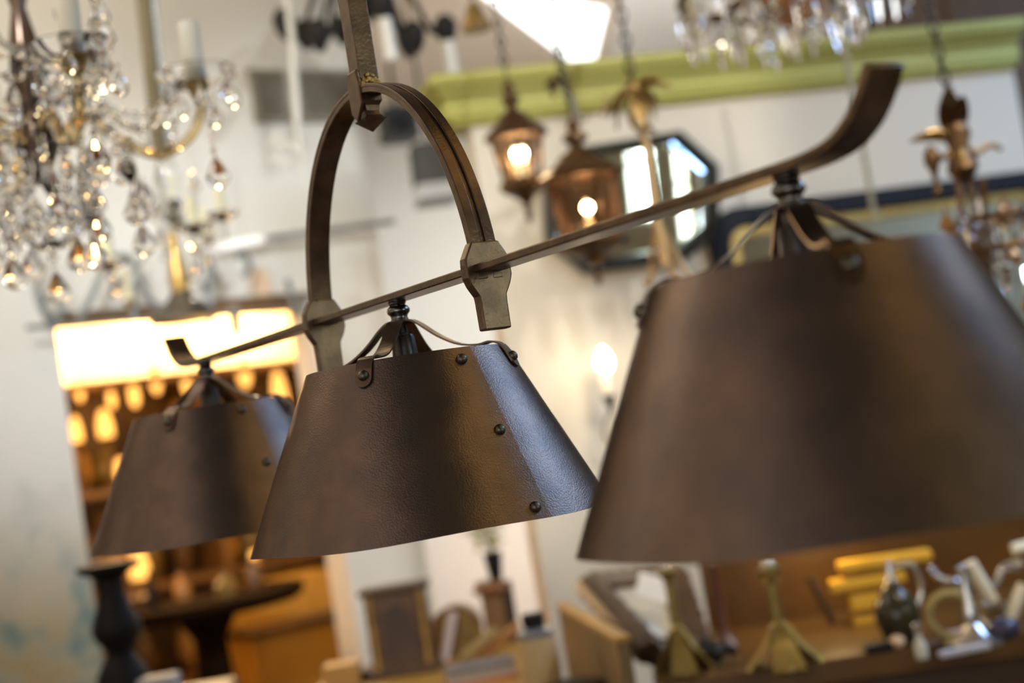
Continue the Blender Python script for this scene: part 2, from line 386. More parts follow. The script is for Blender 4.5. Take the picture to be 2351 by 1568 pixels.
# ------------------------------------------------------------------ SETTING
YL, YR = R(34), R(14)
L0 = W(400, 720, 4.5); L0.z = 0
R0 = W(1600, 230, 4.5); R0.z = 0
Ld = Vector((math.cos(YL), math.sin(YL), 0)); Ln = Vector((-Ld.y, Ld.x, 0))
Rd = Vector((math.cos(YR), math.sin(YR), 0)); Rn = Vector((-Rd.y, Rd.x, 0))
CEIL = 3.6
def wall_box(mb, P, d, n, s0, s1, z0, z1, t0=0., t1=.15):
    vs = [P + d * s + n * t + Vector((0, 0, z)) for z in (z0, z1) for t in (t0, t1) for s in (s0, s1)]
    return mb._add(vs, [(0, 2, 3, 1), (4, 5, 7, 6), (0, 1, 5, 4), (2, 6, 7, 3), (0, 4, 6, 2), (1, 3, 7, 5)])
DOOR0 = ((hit(L0, YL, 125, 740) + hit(L0, YL, 200, 1250)) / 2 - L0).dot(Ld); DOOR1 = (hit(L0, YL, 812, 1400) - L0).dot(Ld); DOORZ = (hit(L0, YL, 130, 735).z + hit(L0, YL, 690, 692).z) / 2
sR = (hit(L0, YL, 983, 1300) - L0).dot(Ld)
mb = MB()
wall_box(mb, L0, Ld, Ln, -3.45, DOOR0, 0, CEIL); wall_box(mb, L0, Ld, Ln, DOOR1, sR, 0, CEIL); wall_box(mb, L0, Ld, Ln, DOOR0, DOOR1, DOORZ, CEIL)
struct(mb.build('wall_left', M_white))
mb = MB(); wall_box(mb, L0, Ld, Ln, DOOR0 - .03, DOOR1 + .03, DOORZ - .002, DOORZ + .022, -.03, .17)
struct(mb.build('trim_1', M_panel))
# partition
CZ = (hit(R0, YR, 1080, 275).z + hit(R0, YR, 2310, 165).z) / 2 - .005
sA = (hit(R0, YR, 1080, 290) - R0).dot(Rd); sB = (hit(R0, YR, 2318, 120) - R0).dot(Rd)
mb = MB(); wall_box(mb, R0, Rd, Rn, sA, sB, 0, CZ + .05, 0, .12); struct(mb.build('wall_partition', M_cream))
mb = MB(); m0 = Matrix.Translation(R0) @ Matrix.Rotation(YR, 4, 'Z')
wall_box(mb, R0, Rd, Rn, sA - .06, sB + .01, CZ, CZ + .018, -.025, .15); wall_box(mb, R0, Rd, Rn, sA - .08, sB + .015, CZ + .018, CZ + .088, -.035, .16)
wall_box(mb, R0, Rd, Rn, sA - .10, sB + .02, CZ + .088, CZ + .113, -.06, .18); wall_box(mb, R0, Rd, Rn, sA - .12, sB + .03, CZ + .113, CZ + .150, -.085, .20)
struct(mb.build('trim_2', M_green, bevel=.006))
# room shell
mb = MB(); mb.box((0, 2, -.05), (8.4, 13.4, .1)); struct(mb.build('floor', M_floor))
mb = MB(); mb.box((-1.7, 2, CEIL + .05), (5.0, 13.4, .1))
struct(mb.build('ceiling', M_beige))
mb = MB(); mb.box((0, 8.55, CEIL / 2), (8.4, .15, CEIL)); struct(mb.build('wall_back', M_white))
mb = MB(); mb.box((-4.15, 2, CEIL / 2), (.15, 13.2, CEIL)); struct(mb.build('wall_side', M_cream))
mb = MB(); mb.box((1.4, -4.6, CEIL / 2), (3.0, .12, CEIL)); mb.box((2.95, -4.6, CEIL / 2), (2.3, .12, CEIL)); mb.box((-3.55, -4.6, CEIL / 2), (1.2, .12, CEIL)); mb.box((-1.55, -4.6, .44), (2.9, .12, .88)); mb.box((-1.55, -4.6, 3.12), (2.9, .12, .96))
struct(mb.build('wall_front', M_cream))
mb = MB(); ys = [-4.66]
for wy, ww, z0, z1 in WIN: ys += [wy - ww / 2, wy + ww / 2]
ys.append(8.6)
for i in range(0, len(ys), 2): mb.box((4.06, (ys[i] + ys[i + 1]) / 2, CEIL / 2), (.12, ys[i + 1] - ys[i], CEIL))
for wy, ww, z0, z1 in WIN: mb.box((4.06, wy, z0 / 2), (.12, ww, z0)); mb.box((4.06, wy, (z1 + CEIL) / 2), (.12, ww, CEIL - z1))
struct(mb.build('wall_right', mat('olive_plaster', (.26, .22, .13), .8, col2=(.33, .29, .18), nscale=2)))
for i, (wy, ww, z0, z1) in enumerate(WIN):
    mb = MB()
    for y in (wy - ww / 2 + .015, wy + ww / 2 - .015): mb.box((4.04, y, (z0 + z1) / 2), (.05, .03, z1 - z0))
    for z in (z0 + .02, (z0 + z1) / 2, z1 - .02): mb.box((4.04, wy, z), (.048, ww, .03))
    struct(mb.build('window_%d' % (i + 1), M_white_ceramic))
mb = MB()
for x in (SKY[0], (SKY[0] + SKY[1]) / 2, SKY[1]): mb.box((x, (SKY[2] + SKY[3]) / 2, 3.55), (.05, SKY[3] - SKY[2] + .05, .06))
for y in (SKY[2], SKY[3]): mb.box(((SKY[0] + SKY[1]) / 2, y, 3.55), (SKY[1] - SKY[0], .05, .06))
struct(mb.build('window_3', M_white_ceramic))
# dark wood panelling past the end of the partition
mb = MB(); mb.box((2.75, 5.75, CEIL / 2), (2.5, .1, CEIL)); 
for i in range(7): mb.box((1.6 + i * .38, 5.69, CEIL / 2), (.05, .03, CEIL))
struct(mb.build('wall_panelled', M_panel))
# ceiling beyond the partition, skylight
mb = MB(); mb.box((2.45, 7.0, CEIL + .05), (3.3, 3.4, .1)); struct(mb.build('ceiling_1', mat('grey_white_plaster', (.84, .83, .79), .8)))
mb = MB(); mb.box((2.45, .3, CEIL + .05), (3.3, 10.0, .1)); struct(mb.build('ceiling_2', mat('ochre_ceiling', (.52, .40, .20), .7)))
mb = MB(); mb.box((-.2, -.9, CEIL - .13), (1.9, 7.0, .26)); struct(mb.build('reflection_slab_1', mat('band_dark_brown', (.022, .014, .009), .7)))  # unseen slab added to reflect as the dark band in the shades
M_sky = mat('skylight_sky', (1, 1, 1), .5, emit=(.93, .98, 1), estr=2.2)
mb = MB(); tri = [(.10, 6.30), (.70, 8.2), (.72, 6.95)]
vs = [(x, y, CEIL - .02) for x, y in tri] + [(x, y, CEIL + .01) for x, y in tri]
mb._add(vs, [(0, 1, 2), (3, 5, 4), (0, 3, 4, 1), (1, 4, 5, 2), (2, 5, 3, 0)]); struct(mb.build('window_4', M_sky))

# ---- wall vents
def vent(label, x0, x1):
    P = [hit(L0, YL, *p) for p in ((x0, 170), (x1, 272))]
    s0 = (P[0] - L0).dot(Ld); s1 = (P[1] - L0).dot(Ld); zc = 2.842; h = .165
    t = thing('air_vent', label, 'vent', L0 + Ld * ((s0 + s1) / 2) - Ln * .012 + Vector((0, 0, zc)), 'vents high on the white wall', YL)
    w = s1 - s0
    b = MB(); b.box((0, .006, 0), (w, .008, h)); b.build('backing', M_hole, t)
    b = MB()
    for z in (-h / 2, h / 2): b.box((0, 0, z), (w + .02, .022, .014))
    for x in (-w / 2, w / 2): b.box((x, 0, 0), (.014, .022, h))
    b.build('frame', M_grille, t)
    b = MB(); n = int(w / .011)
    for i in range(n): b.box((-w / 2 + w * (i + .5) / n, -.002, 0), (.0045, .014, h))
    b.build('louvers', M_grille, t)
vent('grey louvred vent high on the white wall, left of the pale tube', 574, 655)
vent('wider grey louvred vent high on the white wall, right of the pale tube', 678, 830)

# ================================================================== CRYSTAL CHANDELIER (upper left)
def pear_mb(k, h, w, n=8):
    mb = MB(); mb.lathe([(.02 * w, 0), (.10 * w, -.14 * h), (.30 * w, -.36 * h), (.50 * w, -.64 * h), (.46 * w, -.80 * h), (.26 * w, -.94 * h), (0, -h)], None, n)
    mb.lathe([(0, .16 * h), (.13 * w, .10 * h), (.13 * w, .05 * h), (0, 0)], None, 6); return mb
def icicle_mb(h, w): 
    mb = MB(); mb.lathe([(0, 0), (.35 * w, -.06 * h), (.5 * w, -.16 * h), (.34 * w, -.7 * h), (0, -h)], None, 6); mb.lathe([(0, .14 * h), (.3 * w, .09 * h), (0, .02 * h)], None, 6); return mb
def beads_mb(pts, r, n=6):
    mb = MB()
    for i, p in enumerate(pts): mb.lathe([(0, -r), (r * .75, -r * .6), (r, 0), (r * .75, r * .6), (0, r)], Matrix.Translation(Vector(p)) @ Matrix.Rotation(i * .7, 4, 'Z'), n)
    return mb
def hang_pts(p0, p1, sag, step):
    p0, p1 = Vector(p0), Vector(p1); L = (p1 - p0).length + sag; n = max(3, int(L / step))
    return [p0.lerp(p1, i / n) + Vector((0, 0, -sag * 4 * (i / n) * (1 - i / n))) for i in range(n + 1)]
CH = thing('crystal_chandelier', 'large clear crystal chandelier with ivory candle tubes, hanging nearest on the left', 'chandelier', W(80, 286, 2.37))
cz = 0.
mb = MB(); mb.lathe([(.008, .62), (.009, .30), (.022, .24), (.012, .20), (.024, .14), (.030, .08), (.016, .03), (.028, -.02), (.034, -.045), (.018, -.08), (.008, -.10), (0, -.11)], None, 20); mb.build('centre_stem', mat('smoked_stem', (.10, .06, .035), .25, .5), CH, True)
mb = MB(); mb.lathe([(.052, .03), (.085, .045), (.10, .06), (.098, .064), (.08, .05), (.05, .036)], None, 24, wave=(12, .05)); mb.build('upper_dish', M_glass, CH, True)
pear_s = pear_mb(1, .046, .027); pear_big = None
proto_drop = pear_s.build('crystal_drop', M_glass, CH); proto_drop.location = (.07, 0, -.06)
proto_big = pear_mb(1, .060, .041, 10).build('large_crystal_drop', M_glass, CH)
proto_oct = beads_mb([(0, 0, 0)], .011, 8).build('crystal_bead', M_glass, CH); proto_oct.location = (.06, .02, .01)
first = True; ARM_R = .275
for i in range(5):
    a = R(2 - 60 * i); d = Vector((math.cos(a), math.sin(a), 0)); e = d * ARM_R
    pts = smooth_path([d * .03 + Vector((0, 0, -.03)), d * .085 + Vector((0, 0, -.002)), d * .14 + Vector((0, 0, -.05)), d * .195 + Vector((0, 0, -.082)), d * .25 + Vector((0, 0, -.062)), e + Vector((0, 0, -.018)), e + Vector((0, 0, .02))], 6)
    mb = MB(); mb.tube(pts, .0085, 8); mb.build('arm', mat('golden_glass', (1, .80, .46), .05, trans=.9, ior=1.35), CH, True)
    dish = MB(); dish.lathe([(.012, .018), (.035, .022), (.055, .034), (.064, .047), (.062, .049), (.052, .038), (.033, .027), (.012, .024)], Matrix.Translation(e), 28, wave=(9, .06)); bo = dish.build('bobeche', M_glass, CH, True)
    mb = MB(); mb.lathe([(.010, .0), (.014, .012), (.018, .02), (.020, .032), (.0, .032)], Matrix.Translation(e), 14); mb.build('candle_cup', M_brass, CH, True)
    mb = MB(); mb.lathe([(.0172, .03), (.0172, .128), (.016, .132), (.010, .1325), (0, .130)], Matrix.Translation(e), 18); mb.build('candle_tube', M_candle, CH, True)
    for j in range(7):
        b = a + 2 * pi * (j + .5) / 7; p = e + Vector((math.cos(b) * .060, math.sin(b) * .060, .028 - .02 * (j % 2)))
        copy_to(proto_drop, CH, p, b)
        mb = beads_mb([p + Vector((0, 0, .012))], .006); 
        if j % 2 == 0: copy_to(proto_oct, CH, p + Vector((0, 0, .013)))
        mb.bm.free()
    o = proto_big if first else copy_to(proto_big, CH)
    first = False; o.location = e + Vector((.012, 0, -.095)); o.rotation_euler = (0, 0, a)
    mb = beads_mb([e + Vector((.012, 0, -.028 - .012 * q)) for q in range(6)], .0048); mb.build('bead_string', M_glass, CH)
    beads_mb(hang_pts(d * .09 + Vector((0, 0, .055)), e * .93 + Vector((0, 0, .045)), .06, .0145), .0068).build('bead_swag', M_glass, CH)
    a2 = a + R(30); f = Vector((math.cos(a2), math.sin(a2), 0))
    beads_mb(hang_pts(e * .9 + Vector((0, 0, .03)), Vector((math.cos(a + R(60)), math.sin(a + R(60)), 0)) * ARM_R * .9 + Vector((0, 0, .03)), .09, .017), .0075).build('bead_swag', M_glass, CH)
    L = [.12, .15, .10, .14, .11, .13][i]
    top = d * .15 + Vector((0, 0, -.05))
    beads_mb([top + Vector((0, 0, -L * q / 8)) for q in range(9)], .0085, 8).build('bead_string', M_glass, CH)
    copy_to(proto_big, CH, top + Vector((0, 0, -L - .018)), a)
    copy_to(proto_drop, CH, top + Vector((.014, .0, -L * .6)), a); copy_to(proto_drop, CH, top + Vector((-.014, .01, -L * .75)), a)
    for q, (rr, zz) in enumerate(((.10, .05), (.095, -.07), (.06, -.14))):
        for sg in ((0, 1) if q == 0 else (0,)):
            b = a + R(30 * sg + 9 * q); copy_to(proto_drop if q < 3 else proto_big, CH, Vector((math.cos(b) * rr, math.sin(b) * rr, zz)), b)
            if q: copy_to(proto_oct, CH, Vector((math.cos(b) * rr, math.sin(b) * rr, zz + .016)), b)
    beads_mb(hang_pts(f * .10 + Vector((0, 0, -.07)), Vector((0, 0, -.20)), .05, .014), .007).build('bead_swag', M_glass, CH)
proto_big.name = 'large_crystal_drop'
beads_mb([(0, 0, -.16 - .016 * q) for q in range(5)], .009, 8).build('bead_string', M_glass, CH)
copy_to(proto_big, CH, (0, 0, -.245))
def chp(px, py, y=0.): x, z = Q(px - 80, py - 286); return Vector((x * 2.37 / F, y, z * 2.37 / F))
random.seed(21)
for pts, big in ((((8, 375), (30, 470), (58, 560)), 1), (((48, 400), (42, 500), (66, 575)), 1), (((120, 330), (95, 420), (40, 455)), 0), (((210, 300), (225, 400), (250, 470)), 1), (((255, 430), (268, 500), (280, 545)), 1), (((165, 360), (178, 440), (184, 470)), 1), (((300, 330), (335, 400), (350, 440)), 1), (((0, 280), (30, 330), (100, 350)), 0), (((130, 190), (180, 260), (230, 270)), 0), (((60, 120), (110, 200), (140, 300)), 0), (((200, 90), (240, 150), (268, 150)), 1), (((250, 20), (275, 60), (270, 110)), 1), (((20, 60), (60, 140), (110, 170)), 0), (((150, 310), (230, 360), (300, 340)), 0)):
    y = random.uniform(-.16, .02); pp_ = smooth_path([chp(*p, y) for p in pts], 5)
    beads_mb(pp_, .0082, 8).build('bead_string', M_glass, CH)
    if big: copy_to(proto_big if random.random() < .6 else proto_drop, CH, pp_[-1] + Vector((0, 0, -.016)), random.uniform(0, 3))
    for q in (3, 7): copy_to(proto_drop, CH, pp_[q] + Vector((.012, -.006, -.012)), q)

# ================================================================== CRYSTAL CHANDELIER (upper right)
CR = thing('crystal_chandelier', 'crystal chandelier with long icicle drops and an amber bowl, cut by the top edge', 'chandelier', W(1815, -8, 3.5))
mb = MB(); mb.tube([(math.cos(t) * .27, math.sin(t) * .27, .03) for t in [2 * pi * i / 40 for i in range(40)]], .010, 8, closed=True); mb.build('ring', M_bronze, CR, True)
mb = MB(); mb.tube([(math.cos(t) * .16, math.sin(t) * .16, -.01) for t in [2 * pi * i / 32 for i in range(32)]], .008, 8, closed=True); mb.build('inner_ring', M_bronze, CR, True)
mb = MB(); mb.lathe([(0, -.075), (.03, -.07), (.06, -.04), (.085, .02), (.08, .024), (.055, -.03), (0, -.055)], None, 20); mb.build('bowl', M_amberglass, CR, True)['label'] = 'amber glass bowl'
mb = MB(); mb.lathe([(.012, .9), (.016, .2), (.04, .1), (.02, .03), (0, .02)], None, 14); mb.build('stem', M_bronze, CR, True)
ic = icicle_mb(.105, .026).build('icicle_drop', M_glass, CR); ic.location = (.27, 0, .015); pr = pear_mb(1, .05, .034).build('pear_drop', M_glass, CR); pr.location = (.16, 0, -.03)
for i in range(1, 26):
    a = 2 * pi * i / 26; copy_to(ic, CR, (math.cos(a) * .27, math.sin(a) * .27, .012 - .02 * (i % 2)), a)
for i in range(1, 18):
    a = 2 * pi * i / 18; copy_to(ic if i % 3 else pr, CR, (math.cos(a) * .16, math.sin(a) * .16, -.03 - .015 * (i % 2)), a)
for i in range(12):
    a = 2 * pi * i / 12; copy_to(pr, CR, (math.cos(a) * .085, math.sin(a) * .085, -.02), a)
for i in range(6):
    a = R(20 + 60 * i); d = Vector((math.cos(a), math.sin(a), 0))
    MB().tube(smooth_path([d * .03 + Vector((0, 0, .05)), d * .15 + Vector((0, 0, .02)), d * .27 + Vector((0, 0, .03)), d * .30 + Vector((0, 0, .09))]), .008, 6).build('arm', M_bronze, CR, True)
    beads_mb(hang_pts(d * .27 + Vector((0, 0, .03)), Vector((math.cos(a + R(60)), math.sin(a + R(60)), 0)) * .27 + Vector((0, 0, .03)), .05, .02), .009).build('bead_swag', M_glass, CR)

# ================================================================== IRON CANDLE CHANDELIER (top centre, downward white tubes)
IC = thing('iron_chandelier', 'black iron chandelier with scrolled arms high beside the pole, cut by the top edge', 'chandelier', W(838, -30, 4.4))
k = 4.4 / F
def icp(px, py, y=0): x, z = Q(px - 838, py + 30); return Vector((x * k, y, z * k))
MB().lathe([(.015, .8), (.02, .1), (.05, .06), (.025, 0), (.045, -.05), (0, -.12)], None, 14).build('stem', M_iron, IC, True)
for (ex, ey, dy, tube) in ((668, 78, -.1, 0), (690, 60, .1, 0), (752, 120, -.18, 0), (762, 18, .25, 0), (925, 60, .2, 0), (960, 118, -.15, 0), (1022, 60, .05, 1), (895, 60, -.2, 1)):
    e = icp(ex, ey, dy); mid = e * .5 + Vector((0, 0, .07)); low = e * .8 + Vector((0, 0, -.03))
    MB().tube(smooth_path([(0, 0, .02), mid, low, e]), .0095, 6).build('arm', M_iron, IC, True)
    MB().lathe([(.012, -.05), (.03, -.02), (.038, .02), (.02, .045), (0, .05)], Matrix.Translation(e), 12).build('candle_cup', M_iron, IC, True)
    if tube: MB().lathe([(.019, -.165), (.019, -.03), (0, -.03)], Matrix.Translation(e), 14).build('candle_tube', M_white_ceramic, IC, True)
# pale tube hanging in front of the vents
def hung(name, label, cat, pts, r, m, group=None, n=8):
    P = [W(*p) for p in pts]; o = MB().tube([p - P[-1] for p in P], r, n).build(name, m, None, True); o.location = P[-1]; return tag(o, label, cat, group)
pale = mat('pale_tube', (.70, .69, .62), .45)
hung('hanging_tube', 'pale upright tube in front of the wall vents', 'tube', [(655, -40, 4.0), (668, 60, 4.0), (684, 290, 4.0)], .0105, pale)
t = thing('wall_scroll', 'faint pale scrolled bracket low on the pale tube, under the left vent', 'bracket', W(684, 300, 4.0))
kk = 4.0 / F
def spiral(c, r, turns, a0, n=22, f=.35): return [Vector((c[0] + r * (1 - (1 - f) * i / n) * math.cos(a0 + turns * 2 * pi * i / n), 0, c[1] + r * (1 - (1 - f) * i / n) * math.sin(a0 + turns * 2 * pi * i / n))) for i in range(n + 1)]
MB().tube(spiral((-.045, -.055), .048, 1.3, pi / 2), .0075, 6).build('scroll', pale, t, True); MB().tube([(0, 0, .02), (0, 0, -.19)], .007, 6).build('drop_rod', pale, t, True)
# bronze bell and the glass-beaded chain to its right
t = thing('bell_pendant', 'small bronze bell shade hanging at the top edge, left of the skylight', 'pendant light', W(1095, 68, 3.6)); k = 3.6 / F
MB().lathe([(36 * k, 0), (33 * k, 12 * k), (22 * k, 30 * k), (17 * k, 52 * k), (8 * k, 62 * k), (0, 64 * k)], None, 18).build('bell', M_oldgilt, t, True)
chain_mb(1, (0, 0, 62 * k), (0, 0, 900 * k), .008, .0025).build('chain', M_iron, t, True)

# ================================================================== LANTERNS
def lantern(name, label, px, py, d, rw, bw0, bw1, h, bulbz, chain_to, sides=6):
    k = d / F; t = thing(name, label, 'lantern', W(px, py, d))
    rw, bw0, bw1, h = rw * k / 2, bw0 * k / 2, bw1 * k / 2, h * k          # origin: centre under the roof
    MB().lathe([(rw, 0), (rw * 1.04, .01), (rw * .92, .022), (rw * .55, .045), (rw * .42, .062), (rw * .18, .075), (rw * .15, .085), (rw * .30, .097), (rw * .28, .11), (rw * .1, .118), (0, .118)], None, sides * 2, wave=(sides, .04)).build('roof', M_bronze, t, 20)
    mb = MB(); mb.ball((0, 0, .13), .017, 10); mb.tube([(0, math.cos(a) * .014, .155 + math.sin(a) * .014) for a in [2 * pi * i / 12 for i in range(12)]], .003, 6, closed=True); mb.build('finial', M_bronze, t, True)
    for i in range(sides):
        a = 2 * pi * (i + .5) / sides; MB().tube([(math.cos(a) * bw0, math.sin(a) * bw0, 0), (math.cos(a) * bw1, math.sin(a) * bw1, -h)], .0055, 6).build('corner_bar', M_bronze, t, True)
    MB().lathe([(bw0 * .96, -.003), (bw1 * .96, -h + .003)], None, sides, 2 * pi / sides / 2, arc=2 * pi * .9999).build('glass_pane', M_clearglass if sides == 6 else mat('smoky_brown_glass', (.42, .24, .13), .08, trans=.92, ior=1.2), t)
    mb = MB(); mb.lathe([(bw1 * 1.12, -h + .012), (bw1 * 1.2, -h), (bw1 * 1.1, -h - .014), (bw1 * .4, -h - .035), (bw1 * .2, -h - .05), (0, -h - .05)], None, sides * 2, wave=(sides, .04)); mb.build('base', M_bronze, t, 20)
    MB().lathe([(.004, -h - .045), (.012, -h - .062), (.006, -h - .075), (.010, -h - .085), (0, -h - .105)], None, 10).build('drop', M_bronze, t, True)
    MB().lathe([(.009, -h), (.009, bulbz - .028), (0, bulbz - .028)], None, 10).build('lamp_holder', M_candle, t, True)
    mb = MB(); mb.ball((0, 0, bulbz), .0085, 12, (1, 1, 2.6)); mb.build('bulb', M_bulb, t, True)['label'] = 'lit warm bulb'
    x, z = Q(chain_to[0] - px, chain_to[1] - py)
    chain_mb(1, (0, 0, .17), (0, 0, z * k), .009, .0028).build('chain', M_iron, t, True)
    point('lantern_lamp', t.location + Vector((0, -.02, bulbz)), 1.1, WARM, .012)
    return t
lantern('hanging_lantern', 'lit bronze lantern with clear panes beside the arch, in front of the cream wall', 1186, 318, 3.65, 140, 128, 92, 108, -.044, (1150, -160))
lantern('hanging_lantern', 'lit dark bronze lantern hanging in front of the eight-sided mirror', 1336, 412, 3.4, 190, 172, 142, 150, -.072, (1280, -130), 8)

# ================================================================== GILT LEAF LIGHTS
def leaf_mb(mb, p, d, L, w, curl=.4):                              # bent leaf with thickness
    d = Vector(d).normalized(); sd = d.cross(Vector((0, .3, 1))).normalized(); up = sd.cross(d); vs, fs = [], []; n = 7
    for i in range(n + 1):
        t = i / n; c = Vector(p) + d * L * t - up * curl * L * t * t; ww = w * math.sin(pi * (.08 + .9 * t)) ** .8
        for o in (-.002, .002):
            for s_ in (-1, 0, 1): vs.append(c + sd * ww * s_ / 2 + up * (o + (abs(s_) * .18 * ww)))
    for i in range(n):
        a, b = i * 6, i * 6 + 6
        for j in (0, 1): fs += [(a + j, a + j + 1, b + j + 1, b + j), (a + 3 + j, b + 3 + j, b + 4 + j, a + 4 + j)]
        fs += [(a, b, b + 3, a + 3), (a + 2, a + 5, b + 5, b + 2)]
    fs += [(0, 3, 4, 1), (1, 4, 5, 2)]; e = n * 6; fs += [(e, e + 1, e + 4, e + 3), (e + 1, e + 2, e + 5, e + 4)]
    mb._add(vs, fs)
t = thing('leaf_pendant', 'gilt leaf cluster on a long pale gold stem in front of the eight-sided mirror', 'pendant light', W(1455, 215, 3.3)); k = 3.3 / F
def lp(px, py, y=0.): x, z = Q(px - 1455, py - 215); return Vector((x * k, y, z * k))
for i, (a, el, L) in enumerate(((195, -38, .10), (160, -20, .075), (345, 8, .085), (300, -60, .10), (250, -72, .11), (15, -20, .06), (90, -40, .07), (215, -62, .105), (275, -45, .10), (180, -5, .05), (320, -40, .09))):
    mb = MB(); dd = Vector((math.cos(R(a)) * math.cos(R(el)), math.sin(R(a)) * math.cos(R(el)), math.sin(R(el)))); leaf_mb(mb, dd * .006 + Vector((0, 0, .01)), dd, L, L * .48); mb.build('leaf', M_oldgilt, t, True)
MB().tube([(0, 0, .02), lp(1478, 300), lp(1500, 480), lp(1525, 610)], [.007, .009, .011, .013], 8).build('stem', mat('pale_gold', (.62, .42, .2), .4, .5), t, True)
for sx in (-1, 1, .2): MB().tube(smooth_path([lp(1512, 520), lp(1522 + sx * 25, 580, .02), lp(1545 + sx * 50, 650, .03), lp(1548 + sx * 70, 640, .03)]), .008, 6).build('branch', MATS['pale_gold'], t, True)
chain_mb(1, (0, 0, .02), lp(1400, -160), .011, .0032).build('chain', M_iron, t, True)
MB().ball((0, 0, .012), .02, 10).build('hub', M_oldgilt, t, True)
t = thing('leaf_pendant', 'small dark leaf light on a thin pale rod against the green moulding', 'pendant light', W(1290, 190, 3.9)); k = 3.9 / F
def lp(px, py, y=0.): x, z = Q(px - 1290, py - 190); return Vector((x * k, y, z * k))
for a, el, L in ((190, 10, .05), (215, -30, .055), (330, -20, .045), (160, -5, .04)):
    mb = MB(); dd = Vector((math.cos(R(a)) * math.cos(R(el)), math.sin(R(a)) * math.cos(R(el)), math.sin(R(el)))); leaf_mb(mb, dd * .004, dd, L, L * .6); mb.build('leaf', M_bronze, t, True)
MB().tube([(0, 0, 0), lp(1318, 240), lp(1332, 330)], .0055, 8).build('stem', M_grayiron, t, True)
for c, r_ in (((1335, 270), .02), ((1385, 245), .022)): MB().tube([lp(1322, 260), lp(c[0], c[1] + 12), lp(c[0] + 14, c[1])], .004, 6).build('branch', M_oldgilt, t, True)
beads_mb([lp(1390, 245), lp(1384, 262), lp(1394, 225)], .008).build('bead_string', mat('rose_glass', (.8, .5, .42), .1, trans=.6), t)
chain_mb(1, (0, 0, 0), lp(1240, -160), .008, .0025).build('chain', M_iron, t, True)
# right leaf chandelier
t = thing('leaf_chandelier', 'dark gilt leaf chandelier on a chain at the right, dripping crystals behind the near shade', 'chandelier', W(2200, 330, 3.0)); k = 3.0 / F
def lp(px, py, y=0.): x, z = Q(px - 2200, py - 330); return Vector((x * k, y, z * k))
MB().lathe([(.008, .06), (.022, .045), (.03, .02), (.02, -.01), (.028, -.03), (.034, -.055), (.02, -.075), (0, -.085)], None, 12).build('hub', M_bronze, t, True)
mb = MB(); mb.ball(lp(2204, 374, -.02), .014, 10, (1, .8, 2.0)); mb.build('gilt_boss', M_oldgilt, t, True)
for i, (a, el, L) in enumerate(((178, 28, .085), (100, 82, .10), (230, 70, .085), (60, 60, .07), (190, -50, .05), (340, -50, .05), (275, 70, .09))):
    mb = MB(); dd = Vector((math.cos(R(a)) * math.cos(R(el)), math.sin(R(a)) * math.cos(R(el)), math.sin(R(el)))); leaf_mb(mb, dd * .015, dd, L, L * .55); mb.build('leaf', M_gilt if i == 0 else M_bronze, t, True)
MB().tube(smooth_path([(0, 0, 0), lp(2245, 350), lp(2262, 338), lp(2285, 335), lp(2300, 345)]), [.006] * 24 + [.003], 6).build('tendril', M_oldgilt, t, True)
MB().tube(smooth_path([(0, 0, 0), lp(2165, 362), lp(2140, 352), lp(2132, 378)]), .007, 6).build('tendril', M_bronze, t, True)
mb = MB(); mb.lathe([(.004, .035), (.016, .02), (.018, .0), (.009, -.02), (.004, -.05), (.010, -.065), (0, -.08)], Matrix.Translation(lp(2140, 372)), 10); mb.build('side_drop', M_bronze, t, True)
for i, px in enumerate((2192, 2222, 2252)):
    MB().tube([lp(px + 4, 410), lp(px + 16, 560, -.03 + .03 * i), lp(px + 42, 720, -.05 + .05 * i)], .0075, 8).build('drop_rod', M_bronze, t, True)
ic2 = icicle_mb(.075, .026).build('crystal_drop', M_glass, t); ic2.location = lp(2240, 505)
gl2 = pear_mb(1, .05, .034).build('amber_drop', M_amberglass, t); gl2.location = lp(2215, 520)
random.seed(11)
for i in range(60):
    px, py = random.uniform(2165, 2400), random.uniform(455, 740)
    if px - 2165 < (py - 520) * .55: continue
    copy_to(gl2 if i % 3 == 0 else ic2, t, lp(px, py, random.uniform(-.12, .12)), i)
for r_, z_ in ((.10, -.17), (.15, -.24)):
    MB().tube([Vector((.06 + math.cos(a) * r_, math.sin(a) * r_, z_)) for a in [2 * pi * i / 28 for i in range(28)]], .008, 6, closed=True).build('ring', M_bronze, t, True)
chain_mb(1, (0, 0, .05), lp(2105, -160), .010, .003).build('chain', M_iron, t, True)
beads_mb([lp(2186, 205)], .011, 10).build('glass_ball', M_glass, t)
hung('hanging_cable', 'thin grey cable passing behind the curled end of the bar', 'cable', [(1910, -60, 3.9), (1945, 150, 3.9), (1992, 400, 3.9), (2010, 520, 3.9)], .0075, mat('cable_grey', (.30, .28, .2), .6))

